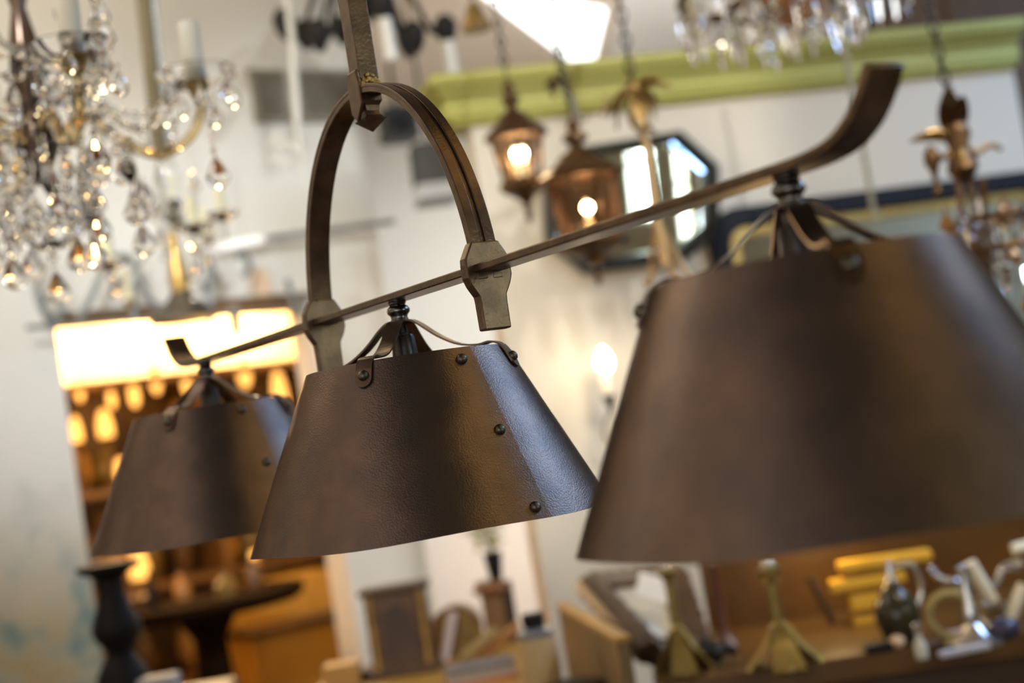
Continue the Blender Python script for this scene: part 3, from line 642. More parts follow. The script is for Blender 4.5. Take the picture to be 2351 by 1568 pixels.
# ================================================================== MIRRORS ON THE PARTITION
def onR(px, py, off=0.): return hit(R0 - Rn * off, YR, px, py)
c = onR(1440, 467); t = thing('octagonal_mirror', 'eight-sided dark framed mirror on the cream wall, reflecting bright windows', 'mirror', c - Rn * .03, None, YR)
pp = [onR(*p) for p in ((1247, 425), (1325, 348), (1545, 312), (1632, 388), (1640, 535), (1565, 598), (1345, 628), (1255, 560))]
loc8 = [((p - c).dot(Rd), (p - c).z) for p in pp]
tilt = Matrix.Rotation(R(5.5), 4, 'X')
def ring_poly(mb, poly, k0, k1, y0, y1, m):
    n = len(poly); vs = []
    for y in (y0, y1):
        for e, kk_ in enumerate((k0, k1)): vs += [(x * kk_, y[e] if isinstance(y, tuple) else y, z * kk_) for x, z in poly]
    fs = []
    for i in range(n):
        j = (i + 1) % n
        fs += [(i, j, n + j, n + i), (2 * n + i, 3 * n + i, 3 * n + j, 2 * n + j), (i, 2 * n + i, 2 * n + j, j), (n + i, n + j, 3 * n + j, 3 * n + i)]
    return mb._add(vs, fs, m)
ring_poly(MB(), loc8, .93, 1.02, -.022, .022, tilt).build('frame', mat('dark_frame', (.035, .035, .03), .35, .3), t, False, .004)
ring_poly(MB(), loc8, .80, .935, (-.014, -.001), (.004, .004), tilt).build('bevelled_border', mat('border_mirror', (.80, .86, .84), .06, 1), t, False, .008)
MB().prism([(x * .81, z * .81) for x, z in loc8], .006, tilt @ Matrix.Translation((0, -.004, 0))).build('glass', M_mirror, t)
# wide black framed mirror
def rrect(x0, x1, z0, z1, r, n=6):
    out = []
    for cx, cz_, a0 in ((x1 - r, z1 - r, 0), (x0 + r, z1 - r, 90), (x0 + r, z0 + r, 180), (x1 - r, z0 + r, 270)):
        out += [(cx + r * math.cos(R(a0 + 90 * i / n)), cz_ + r * math.sin(R(a0 + 90 * i / n))) for i in range(n + 1)]
    return out
a, b = onR(1622, 560), onR(2395, 412); c = (a + b) / 2; zt = (onR(1750, 462).z + onR(2300, 412).z) / 2; c.z = zt - .36
t = thing('wall_mirror', 'wide black framed mirror with gold liner, half hidden behind the near shade', 'mirror', c - Rn * .02, None, YR)
hw = (b - a).dot(Rd) / 2
def frame_ring(mb, o, i, y0, y1):
    n = len(o); vs = [(x, y0, z) for x, z in o] + [(x, y0, z) for x, z in i] + [(x, y1, z) for x, z in o] + [(x, y1, z) for x, z in i]; fs = []
    for a_ in range(n):
        j = (a_ + 1) % n; fs += [(a_, j, n + j, n + a_), (2 * n + a_, 3 * n + a_, 3 * n + j, 2 * n + j), (a_, 2 * n + a_, 2 * n + j, j), (n + a_, n + j, 3 * n + j, 3 * n + a_)]
    return mb._add(vs, fs)
o0, o1, o2 = rrect(-hw, hw, -.36, .36, .10), rrect(-hw + .062, hw - .062, -.298, .298, .06), rrect(-hw + .095, hw - .095, -.265, .265, .04)
frame_ring(MB(), o0, o1, -.03, .02).build('frame', M_black, t, True, .006)
frame_ring(MB(), o1, o2, -.018, .015).build('gold_liner', M_gilt, t, True, .003)
MB().prism(o2, .006, Matrix.Translation((0, -.002, 0))).build('glass', M_mirror, t)
# ================================================================== CANDLE SCONCE
c = onR(1398, 905, .10); t = thing('wall_sconce', 'small wall sconce with one lit candle bulb on the cream wall', 'sconce', c); k = (c - EYE).dot(fw) / F
def lp(px, py, y=0.): x, z = Q(px - 1398, py - 905); return Vector((x * k, y, z * k))
MB().lathe([(.0, 0), (.0135, 0), (.0135, 62 * k), (0, 63 * k)], Matrix.Translation(lp(1396, 908)), 14).build('candle_tube', M_candle, t, True)
mb = MB(); mb.lathe([(.004, -.012), (.014, -.006), (.022, .012), (.024, .028), (.017, .045), (.007, .06), (0, .068)], Matrix.Translation(lp(1390, 848)), 16); mb.build('bulb', M_flame, t, True)
point('sconce_lamp', c + lp(1390, 833, -.04), .6, WARM, .015)
MB().lathe([(.006, -.055), (.009, -.035), (.017, -.008), (.023, 0), (.023, .004), (0, .004)], Matrix.Translation(lp(1398, 910)), 14).build('cup', M_iron, t, True)
MB().tube(smooth_path([lp(1403, 950), lp(1388, 975), lp(1392, 1008), lp(1420, 1018), lp(1440, 985, .03), lp(1450, 970, .06), lp(1462, 985, .09)]), .0055, 8).build('arm', M_oldgilt, t, True)
MB().lathe([(0, .02), (.04, .018), (.05, 0), (0, 0)], Matrix.Translation(lp(1462, 985, .10)) @ Matrix.Rotation(pi / 2, 4, 'X'), 18).build('back_plate', M_oldgilt, t, True)

# ================================================================== PENDANT LIGHT with brass stem, glass chandelier chain sleeve, iron scroll work
t = thing('dome_pendant', 'brass stemmed pendant with a wide dark dome in front of the doorway lintel', 'pendant light', W(425, 735, 3.6)); k = 3.6 / F
def lp(px, py, y=0.): x, z = Q(px - 425, py - 735); return Vector((x * k, y, z * k))
MB().lathe([(80 * k, 0), (78 * k, 8 * k), (55 * k, 28 * k), (32 * k, 52 * k), (20 * k, 70 * k), (0, 72 * k)], None, 24).build('dome', mat('dark_dome', (.10, .09, .075), .45, .5), t, True)
MB().lathe([(22 * k, 60 * k), (24 * k, 90 * k), (20 * k, 130 * k), (13 * k, 160 * k), (11 * k, 205 * k), (0, 206 * k)], None, 14).build('stem', M_gilt, t, True)
MB().tube([(0, 0, 200 * k), (0, 0, 900 * k)], .004, 6).build('cord', M_grayiron, t, True)
mb = MB(); mb.ball(lp(420, 716, -.04), .009, 8); mb.ball(lp(452, 690, -.03), .011, 8); mb.build('knob', M_silver, t, True)
# second, farther glass chandelier behind the crystal one
t = thing('glass_chandelier', 'pale glass chandelier on a ribbed chain sleeve, behind the crystal chandelier', 'chandelier', W(395, 470, 3.3)); k = 3.3 / F
def lp(px, py, y=0.): x, z = Q(px - 395, py - 470); return Vector((x * k, y, z * k))
MB().lathe([(.012, -.05), (.026, -.03), (.034, 0), (.022, .03), (.032, .06), (.02, .10), (.011, .13), (0, .14)], None, 14).build('glass_stem', M_clearglass, t, True)
a_, b_ = lp(366, 350), lp(318, -60)
MB().tube([a_.lerp(b_, i / 60) for i in range(61)], [.0175 + .0035 * (i % 2) for i in range(61)], 10).build('chain_sleeve', mat('ribbed_sleeve', (.20, .16, .09), .5, .2), t, True)
MB().tube([a_.lerp(b_, i / 60) + Vector((.024, -.004, 0)) for i in range(61)], [.0045 + .004 * (i % 3 == 0) for i in range(61)], 6).build('glass_cord', mat('silvery_bead', (.7, .72, .7), .2, .4), t, True)
MB().tube([a_, (0, 0, .12)], .006, 6).build('rod', M_brass, t, True)
for ex, ey, dy in ((478, 555, -.12), (300, 640, -.15), (350, 470, .15), (470, 480, .2)):
    e = lp(ex, ey, dy); MB().tube(smooth_path([(0, 0, -.02), e * .5 + Vector((0, 0, -.05)), e + Vector((0, 0, -.04)), e]), .006, 6).build('arm', M_clearglass, t, True)
    MB().lathe([(.008, 0), (.03, .008), (.042, .02), (.04, .022), (.008, .01)], Matrix.Translation(e), 16).build('bobeche', M_clearglass, t, True)
    MB().lathe([(.0125, .01), (.0125, .085), (0, .086)], Matrix.Translation(e), 12).build('candle_tube', mat('yellow_wax', (.86, .80, .52), .5), t, True)
gd = pear_mb(1, .045, .03).build('glass_drop', M_glass, t); gd.location = lp(440, 400)
for px, py, dy in ((350, 430, -.05), (338, 460, .05), (365, 520, 0), (470, 610, -.12), (495, 590, -.12), (420, 540, .1), (310, 660, -.15), (385, 560, -.03)): copy_to(gd, t, lp(px, py, dy))
# iron scroll work with candle holders, hung before the lintel
t = thing('iron_scroll_rack', 'grey wrought iron scroll rack over the doorway lintel', 'wall rack', hit(L0 - Ln * .10, YL, 300, 690), None, YL); o_ = t.location.copy()
def lp(px, py): p = hit(L0 - Ln * .10, YL, px, py) - o_; return Vector((p.dot(Ld), 0, p.z))
for pts in (((78, 560), (82, 650), (92, 700), (118, 738), (140, 722), (136, 688), (108, 680), (92, 700)), ((180, 735), (205, 690), (228, 640), (248, 600), (285, 588), (315, 615), (312, 652), (285, 660), (262, 640)),
            ((318, 640), (345, 690), (380, 720)), ((440, 640), (462, 600), (480, 600), (492, 640), (478, 668), (462, 650)), ((545, 590), (560, 580), (572, 610), (560, 635)), ((480, 600), (482, 740)), ((300, 660), (310, 730)), ((660, 640), (672, 690), (690, 720), (700, 680))):
    MB().tube(smooth_path([lp(*p) for p in pts], 5), .011, 6).build('scroll', M_grayiron, t, True)
MB().tube([lp(60, 752), lp(700, 708)], .008, 6).build('rail', M_grayiron, t, True)
for ex, ey in ((475, 545), (296, 690)):
    MB().lathe([(.0125, 0), (.0125, .09), (0, .09)], Matrix.Translation(lp(ex, ey)), 12).build('candle', MATS['yellow_wax'], t, True); MB().lathe([(.006, -.03), (.02, -.004), (.02, 0), (0, 0)], Matrix.Translation(lp(ex, ey)), 12).build('candle_cup', M_oldgilt, t, True)
# rail and small things on the white wall
def onL(px, py, off=0.): return hit(L0 - Ln * off, YL, px, py)
c = onL(545, 558, .06); p0, p1 = onL(492, 572, .06), onL(602, 550, .06)
o = MB().tube([p0 - c, p0 - c + (p1 - p0) * .02, p1 - c - (p1 - p0) * .02, p1 - c], [.010, .016, .016, .010], 12).build('tube_lamp', mat('white_tube_lit', (.95, .95, .93), .4, emit=(1, 1, .98), estr=.35), None, True); o.location = c; tag(o, 'short white tube lamp on the white wall above the doorway', 'lamp')
t = thing('curtain_rail', 'thin pale rail along the white wall, seen through the arch', 'rail', onL(800, 512, .08)); c = t.location.copy()
MB().tube([onL(612, 548, .08) - c, onL(905, 508, .08) - c], .010, 8).build('rod', M_grayiron, t, True)
for px, py in ((640, 543), (760, 522), (890, 510)): MB().tube([onL(px, py, .08) - c, onL(px, py, 0) - c], .006, 6).build('bracket', M_grayiron, t, True)
def card(label, px, py, w, h, m, on=onL, yaw=YL, off=.012, name='price_card', cat='card'):
    c = on(px, py, off); k = (c - EYE).dot(fw) / F; o = MB().box((0, 0, 0), (w * k, .006, h * k)).build(name, m); o.location = c; o.rotation_euler = (0, 0, yaw); return tag(o, label, cat)
card('peach card on the white wall, above the doorway lintel', 598, 655, 46, 74, mat('peach_paper', (.82, .62, .44), .8))
card('small grey tag hanging below the doorway lintel', 540, 736, 26, 66, mat('grey_card', (.42, .38, .31), .8), on=lambda a, b, o: hit(L0 - Ln * .05, YL, a, b), off=0)
# black box and fringed dark shade in the passage
t = thing('wall_speaker', 'small black box on a bracket seen at the top of the arch', 'speaker', W(915, 288, 5.6), None, R(20)); k = 5.6 / F
MB().box((0, 0, 0), (78 * k, .13, 78 * k)).build('cabinet', mat('black_box', (.04, .045, .05), .6), t, False, .01); MB().box((0, .14, .0), (.04, .20, .04)).build('bracket', M_iron, t); MB().lathe([(0, 0), (.04, 0), (.045, -.012), (0, -.004)], Matrix.Translation((0, -.066, 0)) @ Matrix.Rotation(-pi / 2, 4, 'X'), 16).build('cone', M_black, t, True)
MB().tube([(0, 0, .06), (0, 0, 3.6 - t.location.z)], .008, 6).build('rod', M_iron, t)
t = thing('fringed_shade', 'dark square lampshade with a white fringe inside the arch', 'lampshade', W(990, 380, 5.2), None, R(12)); k = 5.2 / F
MB().box((0, 0, .0), (88 * k, 88 * k, 96 * k), None, .94).build('shade', mat('charcoal_cloth', (.085, .085, .08), .8), t, False, .006)
mb = MB()
for i in range(18):
    for sx, sy in ((1, 0), (0, 1)):
        for sg in (-1, 1):
            v = (-.5 + (i + .5) / 18) * 84 * k; mb.box((v if sx else sg * 43 * k, sg * 43 * k if sx else v, -66 * k), (.006, .006, 36 * k))
mb.build('fringe', mat('white_fringe', (.86, .86, .86), .7), t)
MB().box((0, 0, -86 * k), (90 * k, 90 * k, 8 * k)).build('rim', M_grayiron, t); MB().tube([(0, 0, .07), (0, 0, 3.6 - t.location.z)], .006, 6).build('cord', M_iron, t)

# ================================================================== WARM ROOM BEHIND THE DOORWAY
BK = L0 + Ln * 2.3                                              # its back wall
e1 = L0 + Ld * sR + Ln * .12; d_ = (Vector((e1.x, e1.y, 0))).normalized(); d_ = (d_ + Vector((-.03, 0, 0))).normalized(); n_ = Vector((d_.y, -d_.x, 0))
tR = (BK - e1).dot(Ln) / d_.dot(Ln); sE = (e1 + d_ * tR - L0).dot(Ld)
mb = MB(); wall_box(mb, BK, Ld, Ln, -1.45, sE, 0, CEIL, 0, .1); struct(mb.build('wall_inner', M_amberwall))
mb = MB(); wall_box(mb, e1, d_, -n_, .0, tR + .05, 0, CEIL, 0, .1); struct(mb.build('wall_return', M_cream))
mb = MB(); wall_box(mb, L0, Ln, -Ld, .16, 2.3, 0, CEIL, 1.35, 1.45); struct(mb.build('wall_inner_side', M_amberwall))
mb = MB(); P_ = L0 + Ln * 1.2
vs = [L0 + Ld * s + Ln * t_ + Vector((0, 0, z)) for z in (2.75, 2.85) for t_ in (.16, 2.3) for s in (-1.3, sR if t_ < 1 else sE)]
mb._add(vs, [(0, 2, 3, 1), (4, 5, 7, 6), (0, 1, 5, 4), (2, 6, 7, 3), (0, 4, 6, 2), (1, 3, 7, 5)]); struct(mb.build('ceiling_inner', M_amberwall))
# tall cabinet
def onK(px, py, off): return hit(L0 + Ln * off, YL, px, py)
K0 = L0 + Ln * 1.55
cz_ = (onK(160, 868, 1.55).z + onK(690, 835, 1.55).z) / 2
s0 = (onK(90, 900, 1.55) - L0).dot(Ld); s1 = (onK(800, 900, 1.55) - L0).dot(Ld)
CB = thing('display_cabinet', 'tall open brown cabinet full of glowing lamps, seen through the doorway', 'cabinet', L0 + Ln * 1.55 + Ld * ((s0 + s1) / 2), None, YL)
hw = (s1 - s0) / 2; dp = .45
shz = [.35, .78, 1.20, 1.62, cz_ - .015]
M_cab = mat('amber_brown_wood', (.10, .045, .011), .5, col2=(.16, .075, .02), nscale=5)
MB().box((0, dp, cz_ / 2), (2 * hw, .03, cz_)).build('back_panel', M_cab, CB)
for x in (-hw, 0, hw): MB().box((x, dp / 2, cz_ / 2), (.035, dp, cz_)).build('side_panel', M_cab, CB)
for z in shz: MB().box((0, dp / 2, z), (2 * hw, dp, .03)).build('shelf', M_cab, CB)
def cabp(px, off=.12): return ((hit(K0 + Ln * off, YL, px[0], px[1])) )
random.seed(5)
# hanging amber glass lamps
proto = None
def glow(label, px, py, w, h, kind):
    w *= .72; h *= .85
    P = hit(K0 + Ln * (.10 if kind == 'hang' else .16), YL, px, py); k = (P - EYE).dot(fw) / F
    if kind == 'hang':
        t = thing('amber_pendant', label, 'pendant light', P, 'amber lamps glowing in the cabinet')
        MB().lathe([(w * .3, h * .5), (w * .5, h * .15), (w * .46, -h * .25), (w * .2, -h * .5), (0, -h * .5)], Matrix.Scale(k, 4), 14).build('glass_shade', M_glow, t, True)
        z = [s for s in shz if s > P.z + h * k * .4]; z = (z[0] if z else cz_) - P.z
        MB().tube([(0, 0, h * k * .45), (0, 0, z)], .005, 6).build('cord', M_bronze, t)
    else:
        sh = max([s for s in shz if s < P.z]) + .015; P2 = Vector((P.x, P.y, sh)); t = thing('amber_table_lamp', label, 'table lamp', P2, 'amber lamps glowing in the cabinet')
        dz = P.z - sh
        MB().lathe([(w * k * .5, 0), (w * k * .5, .015), (w * k * .2, .03), (.012, .05), (.012, max(.06, dz - h * k * .45)), (0, max(.06, dz - h * k * .45))], None, 14).build('base', M_bronze, t, True)
        MB().lathe([(w * .5, -h * .5), (w * .52, -h * .1), (w * .36, h * .35), (w * .16, h * .5), (0, h * .5)], Matrix.Translation((0, 0, dz)) @ Matrix.Scale(k, 4), 16).build('glass_shade', M_glow, t, True)
    return t
glow('small amber lamp hanging at the left end of the cabinet, beside the door jamb', 182, 898, 28, 55, 'hang')
glow('amber lamp hanging second from the left in the cabinet top row', 256, 918, 26, 46, 'hang')
glow('bright amber lamp hanging third from the left in the cabinet top row', 308, 908, 34, 62, 'hang')
glow('amber lamp hanging fourth from the left in the cabinet top row', 356, 868, 38, 84, 'hang')
glow('amber lamp hanging nearest the far rusted shade, above its left strap', 428, 884, 28, 52, 'hang')
glow('brightest amber table lamp, left of the far rusted shade', 240, 972, 48, 75, 'stand')
glow('dimmer amber table lamp against the left door jamb', 174, 985, 34, 70, 'stand')
glow('amber lamp showing through the gap right of the far rusted shade', 640, 890, 46, 90, 'stand')
glow('amber lamp glowing above the far rusted shade, near its right strap', 560, 858, 44, 76, 'hang')
glow('amber lamp glowing below the far rusted shade, near the middle shade', 512, 1262, 34, 46, 'stand')
glow('small amber lamp below the right end of the far rusted shade', 585, 1285, 32, 56, 'stand')
glow('amber lamp standing low beside the dark turned candlestick', 318, 1295, 62, 80, 'stand')
glow('small amber lamp low beside the left edge of the far rusted shade', 278, 1075, 40, 56, 'stand')
random.seed(3)
VC = [mat('vase_brown', (.10, .05, .018), .3), mat('vase_amber', (.34, .17, .045), .25), mat('vase_olive', (.16, .11, .03), .3)]
vi = 0
names = ['in front of the door jamb', 'left of the bright table lamp', 'right of the bright table lamp', 'beside the far shade rim', 'under the third hanging lamp', 'behind the far shade', 'low by the door jamb', 'low beside the candlestick', 'behind the far shade bottom', 'right of the far shade', 'far right of the cabinet', 'near the arch foot']
for shelf, xs in ((1.62, (.06, .14, .235, .36, .47, .58, .70, .81)), (1.20, (.05, .13, .20, .30, .44, .56, .66, .78, .88)), (.78, (.1, .25, .42, .6, .8))):
    for x in xs:
        h = random.uniform(.20, .36); w = random.uniform(.05, .085); P = L0 + Ln * (1.55 + .26) + Ld * (s0 + (s1 - s0) * x + random.uniform(-.02, .02)) + Vector((0, 0, shelf + .015))
        row = {1.62: 'top', 1.20: 'middle', .78: 'low'}[shelf]; nth = ['first', 'second', 'third', 'fourth', 'fifth', 'sixth', 'seventh', 'eighth', 'ninth'][xs.index(x)]
        o = MB().lathe([(w * .6, 0), (w, h * .25), (w * .95, h * .45), (w * .4, h * .75), (w * .3, h * .88), (w * .5, h), (0, h)], None, 14).build('vase', VC[vi % 3], None, True); o.location = P
        tag(o, '%s glass vase, %s from the left on the %s cabinet shelf' % (('dark brown', 'amber', 'olive')[vi % 3], nth, row), 'vase', 'vases in the lit cabinet'); vi += 1
# uplight over the cabinet and lamps inside
for s in (-.4, .15, .7, 1.2): point('cabinet_uplight', L0 + Ld * s + Ln * 2.05 + Vector((0, 0, cz_ + .32)), 26, (1, .78, .48), .08)
point('cabinet_lamp', L0 + Ld * .05 + Ln * 1.35 + Vector((0, 0, 2.0)), 5, (1, .6, .22), .05)
point('cabinet_lamp', L0 + Ld * .5 + Ln * 1.0 + Vector((0, 0, 1.75)), 6, (1, .6, .22), .05)
point('cabinet_lamp', L0 + Ld * .1 + Ln * .9 + Vector((0, 0, 1.45)), 2.5, (1, .6, .22), .05)
# pedestal table in the warm room
c = hit(L0 + Ln * .75, YL, 470, 1372); tz = c.z
t = thing('pedestal_table', 'dark round pedestal table in the warm room, below the far rusted shade', 'table', Vector((c.x, c.y, 0)))
MB().lathe([(0, tz - .05), (.33, tz - .05), (.36, tz - .03), (.36, tz), (0, tz)], None, 32).build('tabletop', mat('blackened_wood', (.012, .006, .003), .9, spec=.05), t, True)
MB().lathe([(.22, 0), (.22, .03), (.08, .08), (.06, .3), (.075, .6), (.06, tz - .15), (.12, tz - .05), (0, tz - .05)], None, 20).build('pedestal', MATS['blackened_wood'], t, True)
for (px, dx, dy, h, w, label, m) in ((378, -.155, -.12, .135, .020, 'slim black bottle standing on the dark pedestal table', M_black), (425, -.09, .05, .10, .03, 'squat amber jar on the dark pedestal table', VC[1]), (520, .10, -.08, .085, .04, 'olive glass jar at the right of the dark pedestal table', VC[2]), (560, .18, .05, .11, .03, 'dark brown jar at the right end of the pedestal table', VC[0]), (330, -.24, .02, .07, .035, 'low brown bowl at the left end of the pedestal table', VC[0])):
    o = MB().lathe([(w, 0), (w * 1.05, h * .5), (w * .5, h * .72), (w * .35, h), (0, h)], None, 14).build('jar', m, None, True); o.location = Vector((c.x + dx, c.y + dy, tz)); tag(o, label, 'jar')
# honey chest and bench
c = hit(L0 + Ln * 1.1, YL, 690, 1325); zt = c.z
t = thing('honey_chest', 'honey coloured wooden chest beside the right door jamb', 'chest', L0 + Ln * 1.1 + Ld * ((c - L0).dot(Ld) - .02), None, YL)
for z0, z1, w in ((0, zt - .20, .46), ): MB().box((0, .15, z1 / 2), (w, .36, z1)).build('body', M_honey, t, False, .006)
MB().box((0, .15, zt - .185), (.5, .42, .03)).build('top', M_dkwood, t, False, .004)
MB().box((0, .25, zt - .085), (.46, .16, .17)).build('upper_case', M_honey, t, False, .006)
for z in (.2, .42, .64):
    if z < zt - .25: MB().box((0, -.035, z), (.40, .02, .18)).build('drawer', M_honey, t, False, .004)
# ================================================================== PASSAGE
spot('passage_lamp', (-.2, 6.9, 1.2), (-.05, 8.4, .75), 42, (1, .62, .40), 80, 1, .08)
spot('passage_spot', (.25, 5.6, 2.6), (-.4, 8.4, 1.8), 190, (1, .97, .93), 75, 1, .08)
point('rear_fill', (1.15, 6.2, 2.2), 50, (1, .97, .95), .1)  # hidden light added to whiten the ceiling past the partition

# ================================================================== FOREGROUND LEFT: turned candlestick on a plinth
d = 3.3; k = d / F; 
c = W(292, 1612, d)
t = thing('plinth', 'low pale plinth under the dark turned candlestick', 'plinth', Vector((c.x + .06, c.y, 0)))
MB().box((0, 0, (c.z - .03) / 2), (.30, .24, c.z - .03)).build('body', M_panel, t); MB().box((0, 0, c.z - .015), (.34, .28, .03)).build('top', M_dkwood, t, False, .004)
prof = [(66, 0), (66, 24), (58, 40), (60, 62), (44, 92), (30, 112), (34, 128), (52, 150), (57, 172), (50, 196), (36, 226), (30, 258), (32, 284), (46, 296), (70, 306), (72, 320), (0, 322)]
M_bal = mat('dark_turned_wood', (.007, .006, .006), .6, spec=.2)
o = MB().lathe([(r * k, z * k) for r, z in prof], None, 24).build('turned_candlestick', M_bal, None, True); o.location = c; tag(o, 'dark turned wooden candlestick against the white wall at bottom left', 'candlestick')
o = MB().box((0, 0, .03), (.085, .07, .06)).build('box', mat('pale_bluish_box', (.40, .40, .42), .6), None, False, .005); o.location = Vector((c.x + .105, c.y - .09, c.z)); tag(o, 'pale grey box beside the foot of the dark candlestick', 'box')

# ================================================================== MIDDLE: sideboard with objects
d = 3.75; z0 = 1.02
def onz(px, py, z): D = W(px, py, 1) - EYE; return EYE + D * ((z - EYE.z) / D.z)
A = onz(560, 1640, z0); B = onz(1310, 1555, z0)
t = thing('sideboard', 'amber wooden sideboard crowded with small objects at bottom centre', 'sideboard', Vector((-.345, 3.62, 0)))
MB().box((0, 0, z0 - .02), (.62, .84, .04)).build('top', M_honey, t, False, .006); MB().box((0, .02, (z0 - .04) / 2), (.58, .76, z0 - .04)).build('body', M_wood, t)
for x in (-.15, .15): MB().box((x, -.37, z0 - .25), (.27, .02, .3)).build('drawer', M_wood, t, False, .004)
def std(px, py, d=None, z=None):                                  # stands on the sideboard
    return onz(px + 20, py, z0)
# ornate box clock
c = std(915, 1545); k = (c - EYE).dot(fw) / F
t = thing('mantel_clock', 'brown wooden mantel clock with arched dark opening on the sideboard', 'clock', c)
MB().box((0, 0, 95 * k), (142 * k, .08, 190 * k)).build('case', mat('clock_wood', (.09, .042, .016), .35, col2=(.15, .075, .028), nscale=30), t, False, .004); MB().box((0, 0, 196 * k), (162 * k, .10, 14 * k)).build('cornice', M_dkwood, t, False, .003); MB().box((0, 0, 10 * k), (165 * k, .10, 20 * k)).build('plinth', M_dkwood, t, False, .003)
MB().prism([(math.cos(R(a)) * 38 * k, 100 * k + math.sin(R(a)) * 62 * k) for a in range(0, 181, 20)] + [(-38 * k, 35 * k), (38 * k, 35 * k)], .01, Matrix.Translation((0, -.046, 0))).build('arched_panel', M_dkwood, t)
for x in (-58, 58): MB().lathe([(8 * k, 20 * k), (6 * k, 60 * k), (8 * k, 100 * k), (6 * k, 140 * k), (9 * k, 186 * k), (0, 186 * k)], Matrix.Translation((x * k, -.045, 0)), 10).build('column', M_gilt, t, True)
# arched tan box
c = std(1040, 1505); k = (c - EYE).dot(fw) / F
t = thing('arched_box', 'tan box with rounded top behind the pale rolls, right of the clock', 'box', c)
MB().prism([(math.cos(R(a)) * 56 * k, 62 * k + math.sin(R(a)) * 52 * k) for a in range(0, 181, 12)] + [(-56 * k, 0), (56 * k, 0)], .10, Matrix.Translation((0, -.03, 0))).build('body', M_oldgilt, t, False, .004)
MB().tube([(math.cos(R(a)) * 56 * k, -.032, 62 * k + math.sin(R(a)) * 52 * k) for a in range(0, 181, 12)], .007, 6).build('arched_rim', M_wood, t, True)
# carved column and plant
c = std(1125, 1478); k = (c - EYE).dot(fw) / F
t = thing('carved_pedestal', 'carved reddish brown pedestal carrying the small potted sprig', 'pedestal', c)
MB().lathe([(44 * k, 0), (44 * k, 16 * k), (34 * k, 26 * k), (32 * k, 110 * k), (38 * k, 122 * k), (46 * k, 132 * k), (46 * k, 146 * k), (0, 146 * k)], None, 4, pi / 4).build('shaft', M_wood, t, False, .004)
for i in range(4): MB().ball((-30 * k + i * 20 * k, -32 * k, 128 * k), 9 * k, 8).build('carved_boss', mat('red_brown', (.36, .14, .06), .4), t, True)
MB().box((30 * k, .05, 40 * k), (40 * k, .03, 190 * k)).build('side_post', M_dkwood, t)
b = c + Vector((18 * k, -.0, 146 * k))
t = thing('potted_sprig', 'small green sprig in a dark pot, under the middle shade', 'plant', b)
MB().lathe([(14 * k, 0), (18 * k, 30 * k), (22 * k, 62 * k), (19 * k, 63 * k), (0, 58 * k)], None, 14).build('pot', M_black, t, True)
mb = MB(); mb2 = MB(); random.seed(2)
for i in range(6):
    e = Vector((random.uniform(-62, 22) * k, random.uniform(-30, 30) * k, random.uniform(95, 190) * k)); mb2.tube([(0, 0, 55 * k), e * .5 + Vector((0, 0, 40 * k)), e], .0025, 5)
    for j in range(7):
        a = random.uniform(0, 6.28); leaf_mb(mb, e * (.55 + .07 * j) + Vector((0, 0, 20 * k)), (math.cos(a), math.sin(a), random.uniform(-.1, .7)), 26 * k, 14 * k)
mb.build('foliage', mat('sprig_green', (.30, .34, .05), .5), t, True); mb2.build('stem', mat('sprig_stem', (.25, .22, .06), .6), t, True)
# jar with black lid
c = std(1232, 1600); k = (c - EYE).dot(fw) / F
t = thing('lidded_jar', 'ribbed tan jar with a black lid beside the cream wall', 'jar', c)
MB().lathe([(44 * k, 0), (44 * k, 130 * k), (40 * k, 142 * k), (0, 142 * k)], None, 22, wave=(11, .03)).build('body', mat('tan_ribbed', (.55, .40, .20), .5), t, 20); MB().lathe([(42 * k, 138 * k), (44 * k, 152 * k), (30 * k, 160 * k), (0, 160 * k)], None, 22).build('collar', mat('bluish_tin', (.42, .46, .52), .3, .7), t, True)
MB().lathe([(24 * k, 158 * k), (27 * k, 176 * k), (26 * k, 192 * k), (0, 194 * k)], None, 20).build('lid', M_black, t, True)
# tray, books, rolls, dark base
c = std(830, 1548); o = MB().box((0, 0, .012), (.17, .10, .024)).build('tray', M_black, None, False, .006); o.location = c + Vector((.0, -.05, 0)); tag(o, 'black tray in front of the mantel clock', 'tray')
c = std(1085, 1560); t = thing('book', 'thick book with orange cover lying before the tan jar', 'book', c, None, R(8))
MB().box((0, 0, .004), (.17, .12, .008)).build('back_cover', mat('orange_cover', (.62, .20, .08), .5), t); MB().box((0, 0, .020), (.165, .115, .024)).build('pages', mat('grey_pages', (.42, .38, .34), .7), t); MB().box((0, 0, .036), (.17, .12, .008)).build('front_cover', mat('slate_cover', (.16, .15, .16), .4), t, False, .002)
c = std(1045, 1515); 
for i, (dx, dy, lab, m) in enumerate(((-.03, -.02, 'pale pinkish roll leaning right of the mantel clock', mat('pink_roll', (.62, .52, .48), .7)), (.05, -.04, 'ochre roll lying before the tan arched box', mat('ochre_roll', (.42, .32, .14), .6)), (.11, -.01, 'short rust coloured roll beside the carved pedestal', mat('rust_roll', (.42, .2, .08), .6)))):
    e = Vector((.05, .0, .03)) if i else Vector((.02, .02, .06))
    o = MB().tube([-e + Vector((0, 0, e.z + .011)), e + Vector((0, 0, e.z + .011))], .013, 10).build('paper_roll', m, None, True); o.location = c + Vector((dx, dy, 0)); tag(o, lab, 'roll')
c = std(1262, 1612); o = MB().lathe([(.075, 0), (.08, .02), (.07, .045), (.03, .055), (0, .055)], None, 20).build('dish', M_black, None, True); o.location = c + Vector((.035, -.075, 0)); tag(o, 'black dish to the right of the ribbed tan jar', 'dish')
c = std(770, 1575); o = MB().box((0, 0, .03), (.09, .09, .06)).build('box', mat('rust_box', (.5, .28, .08), .5), None, False, .004); o.location = c; tag(o, 'small rust orange box at the left end of the sideboard', 'box')

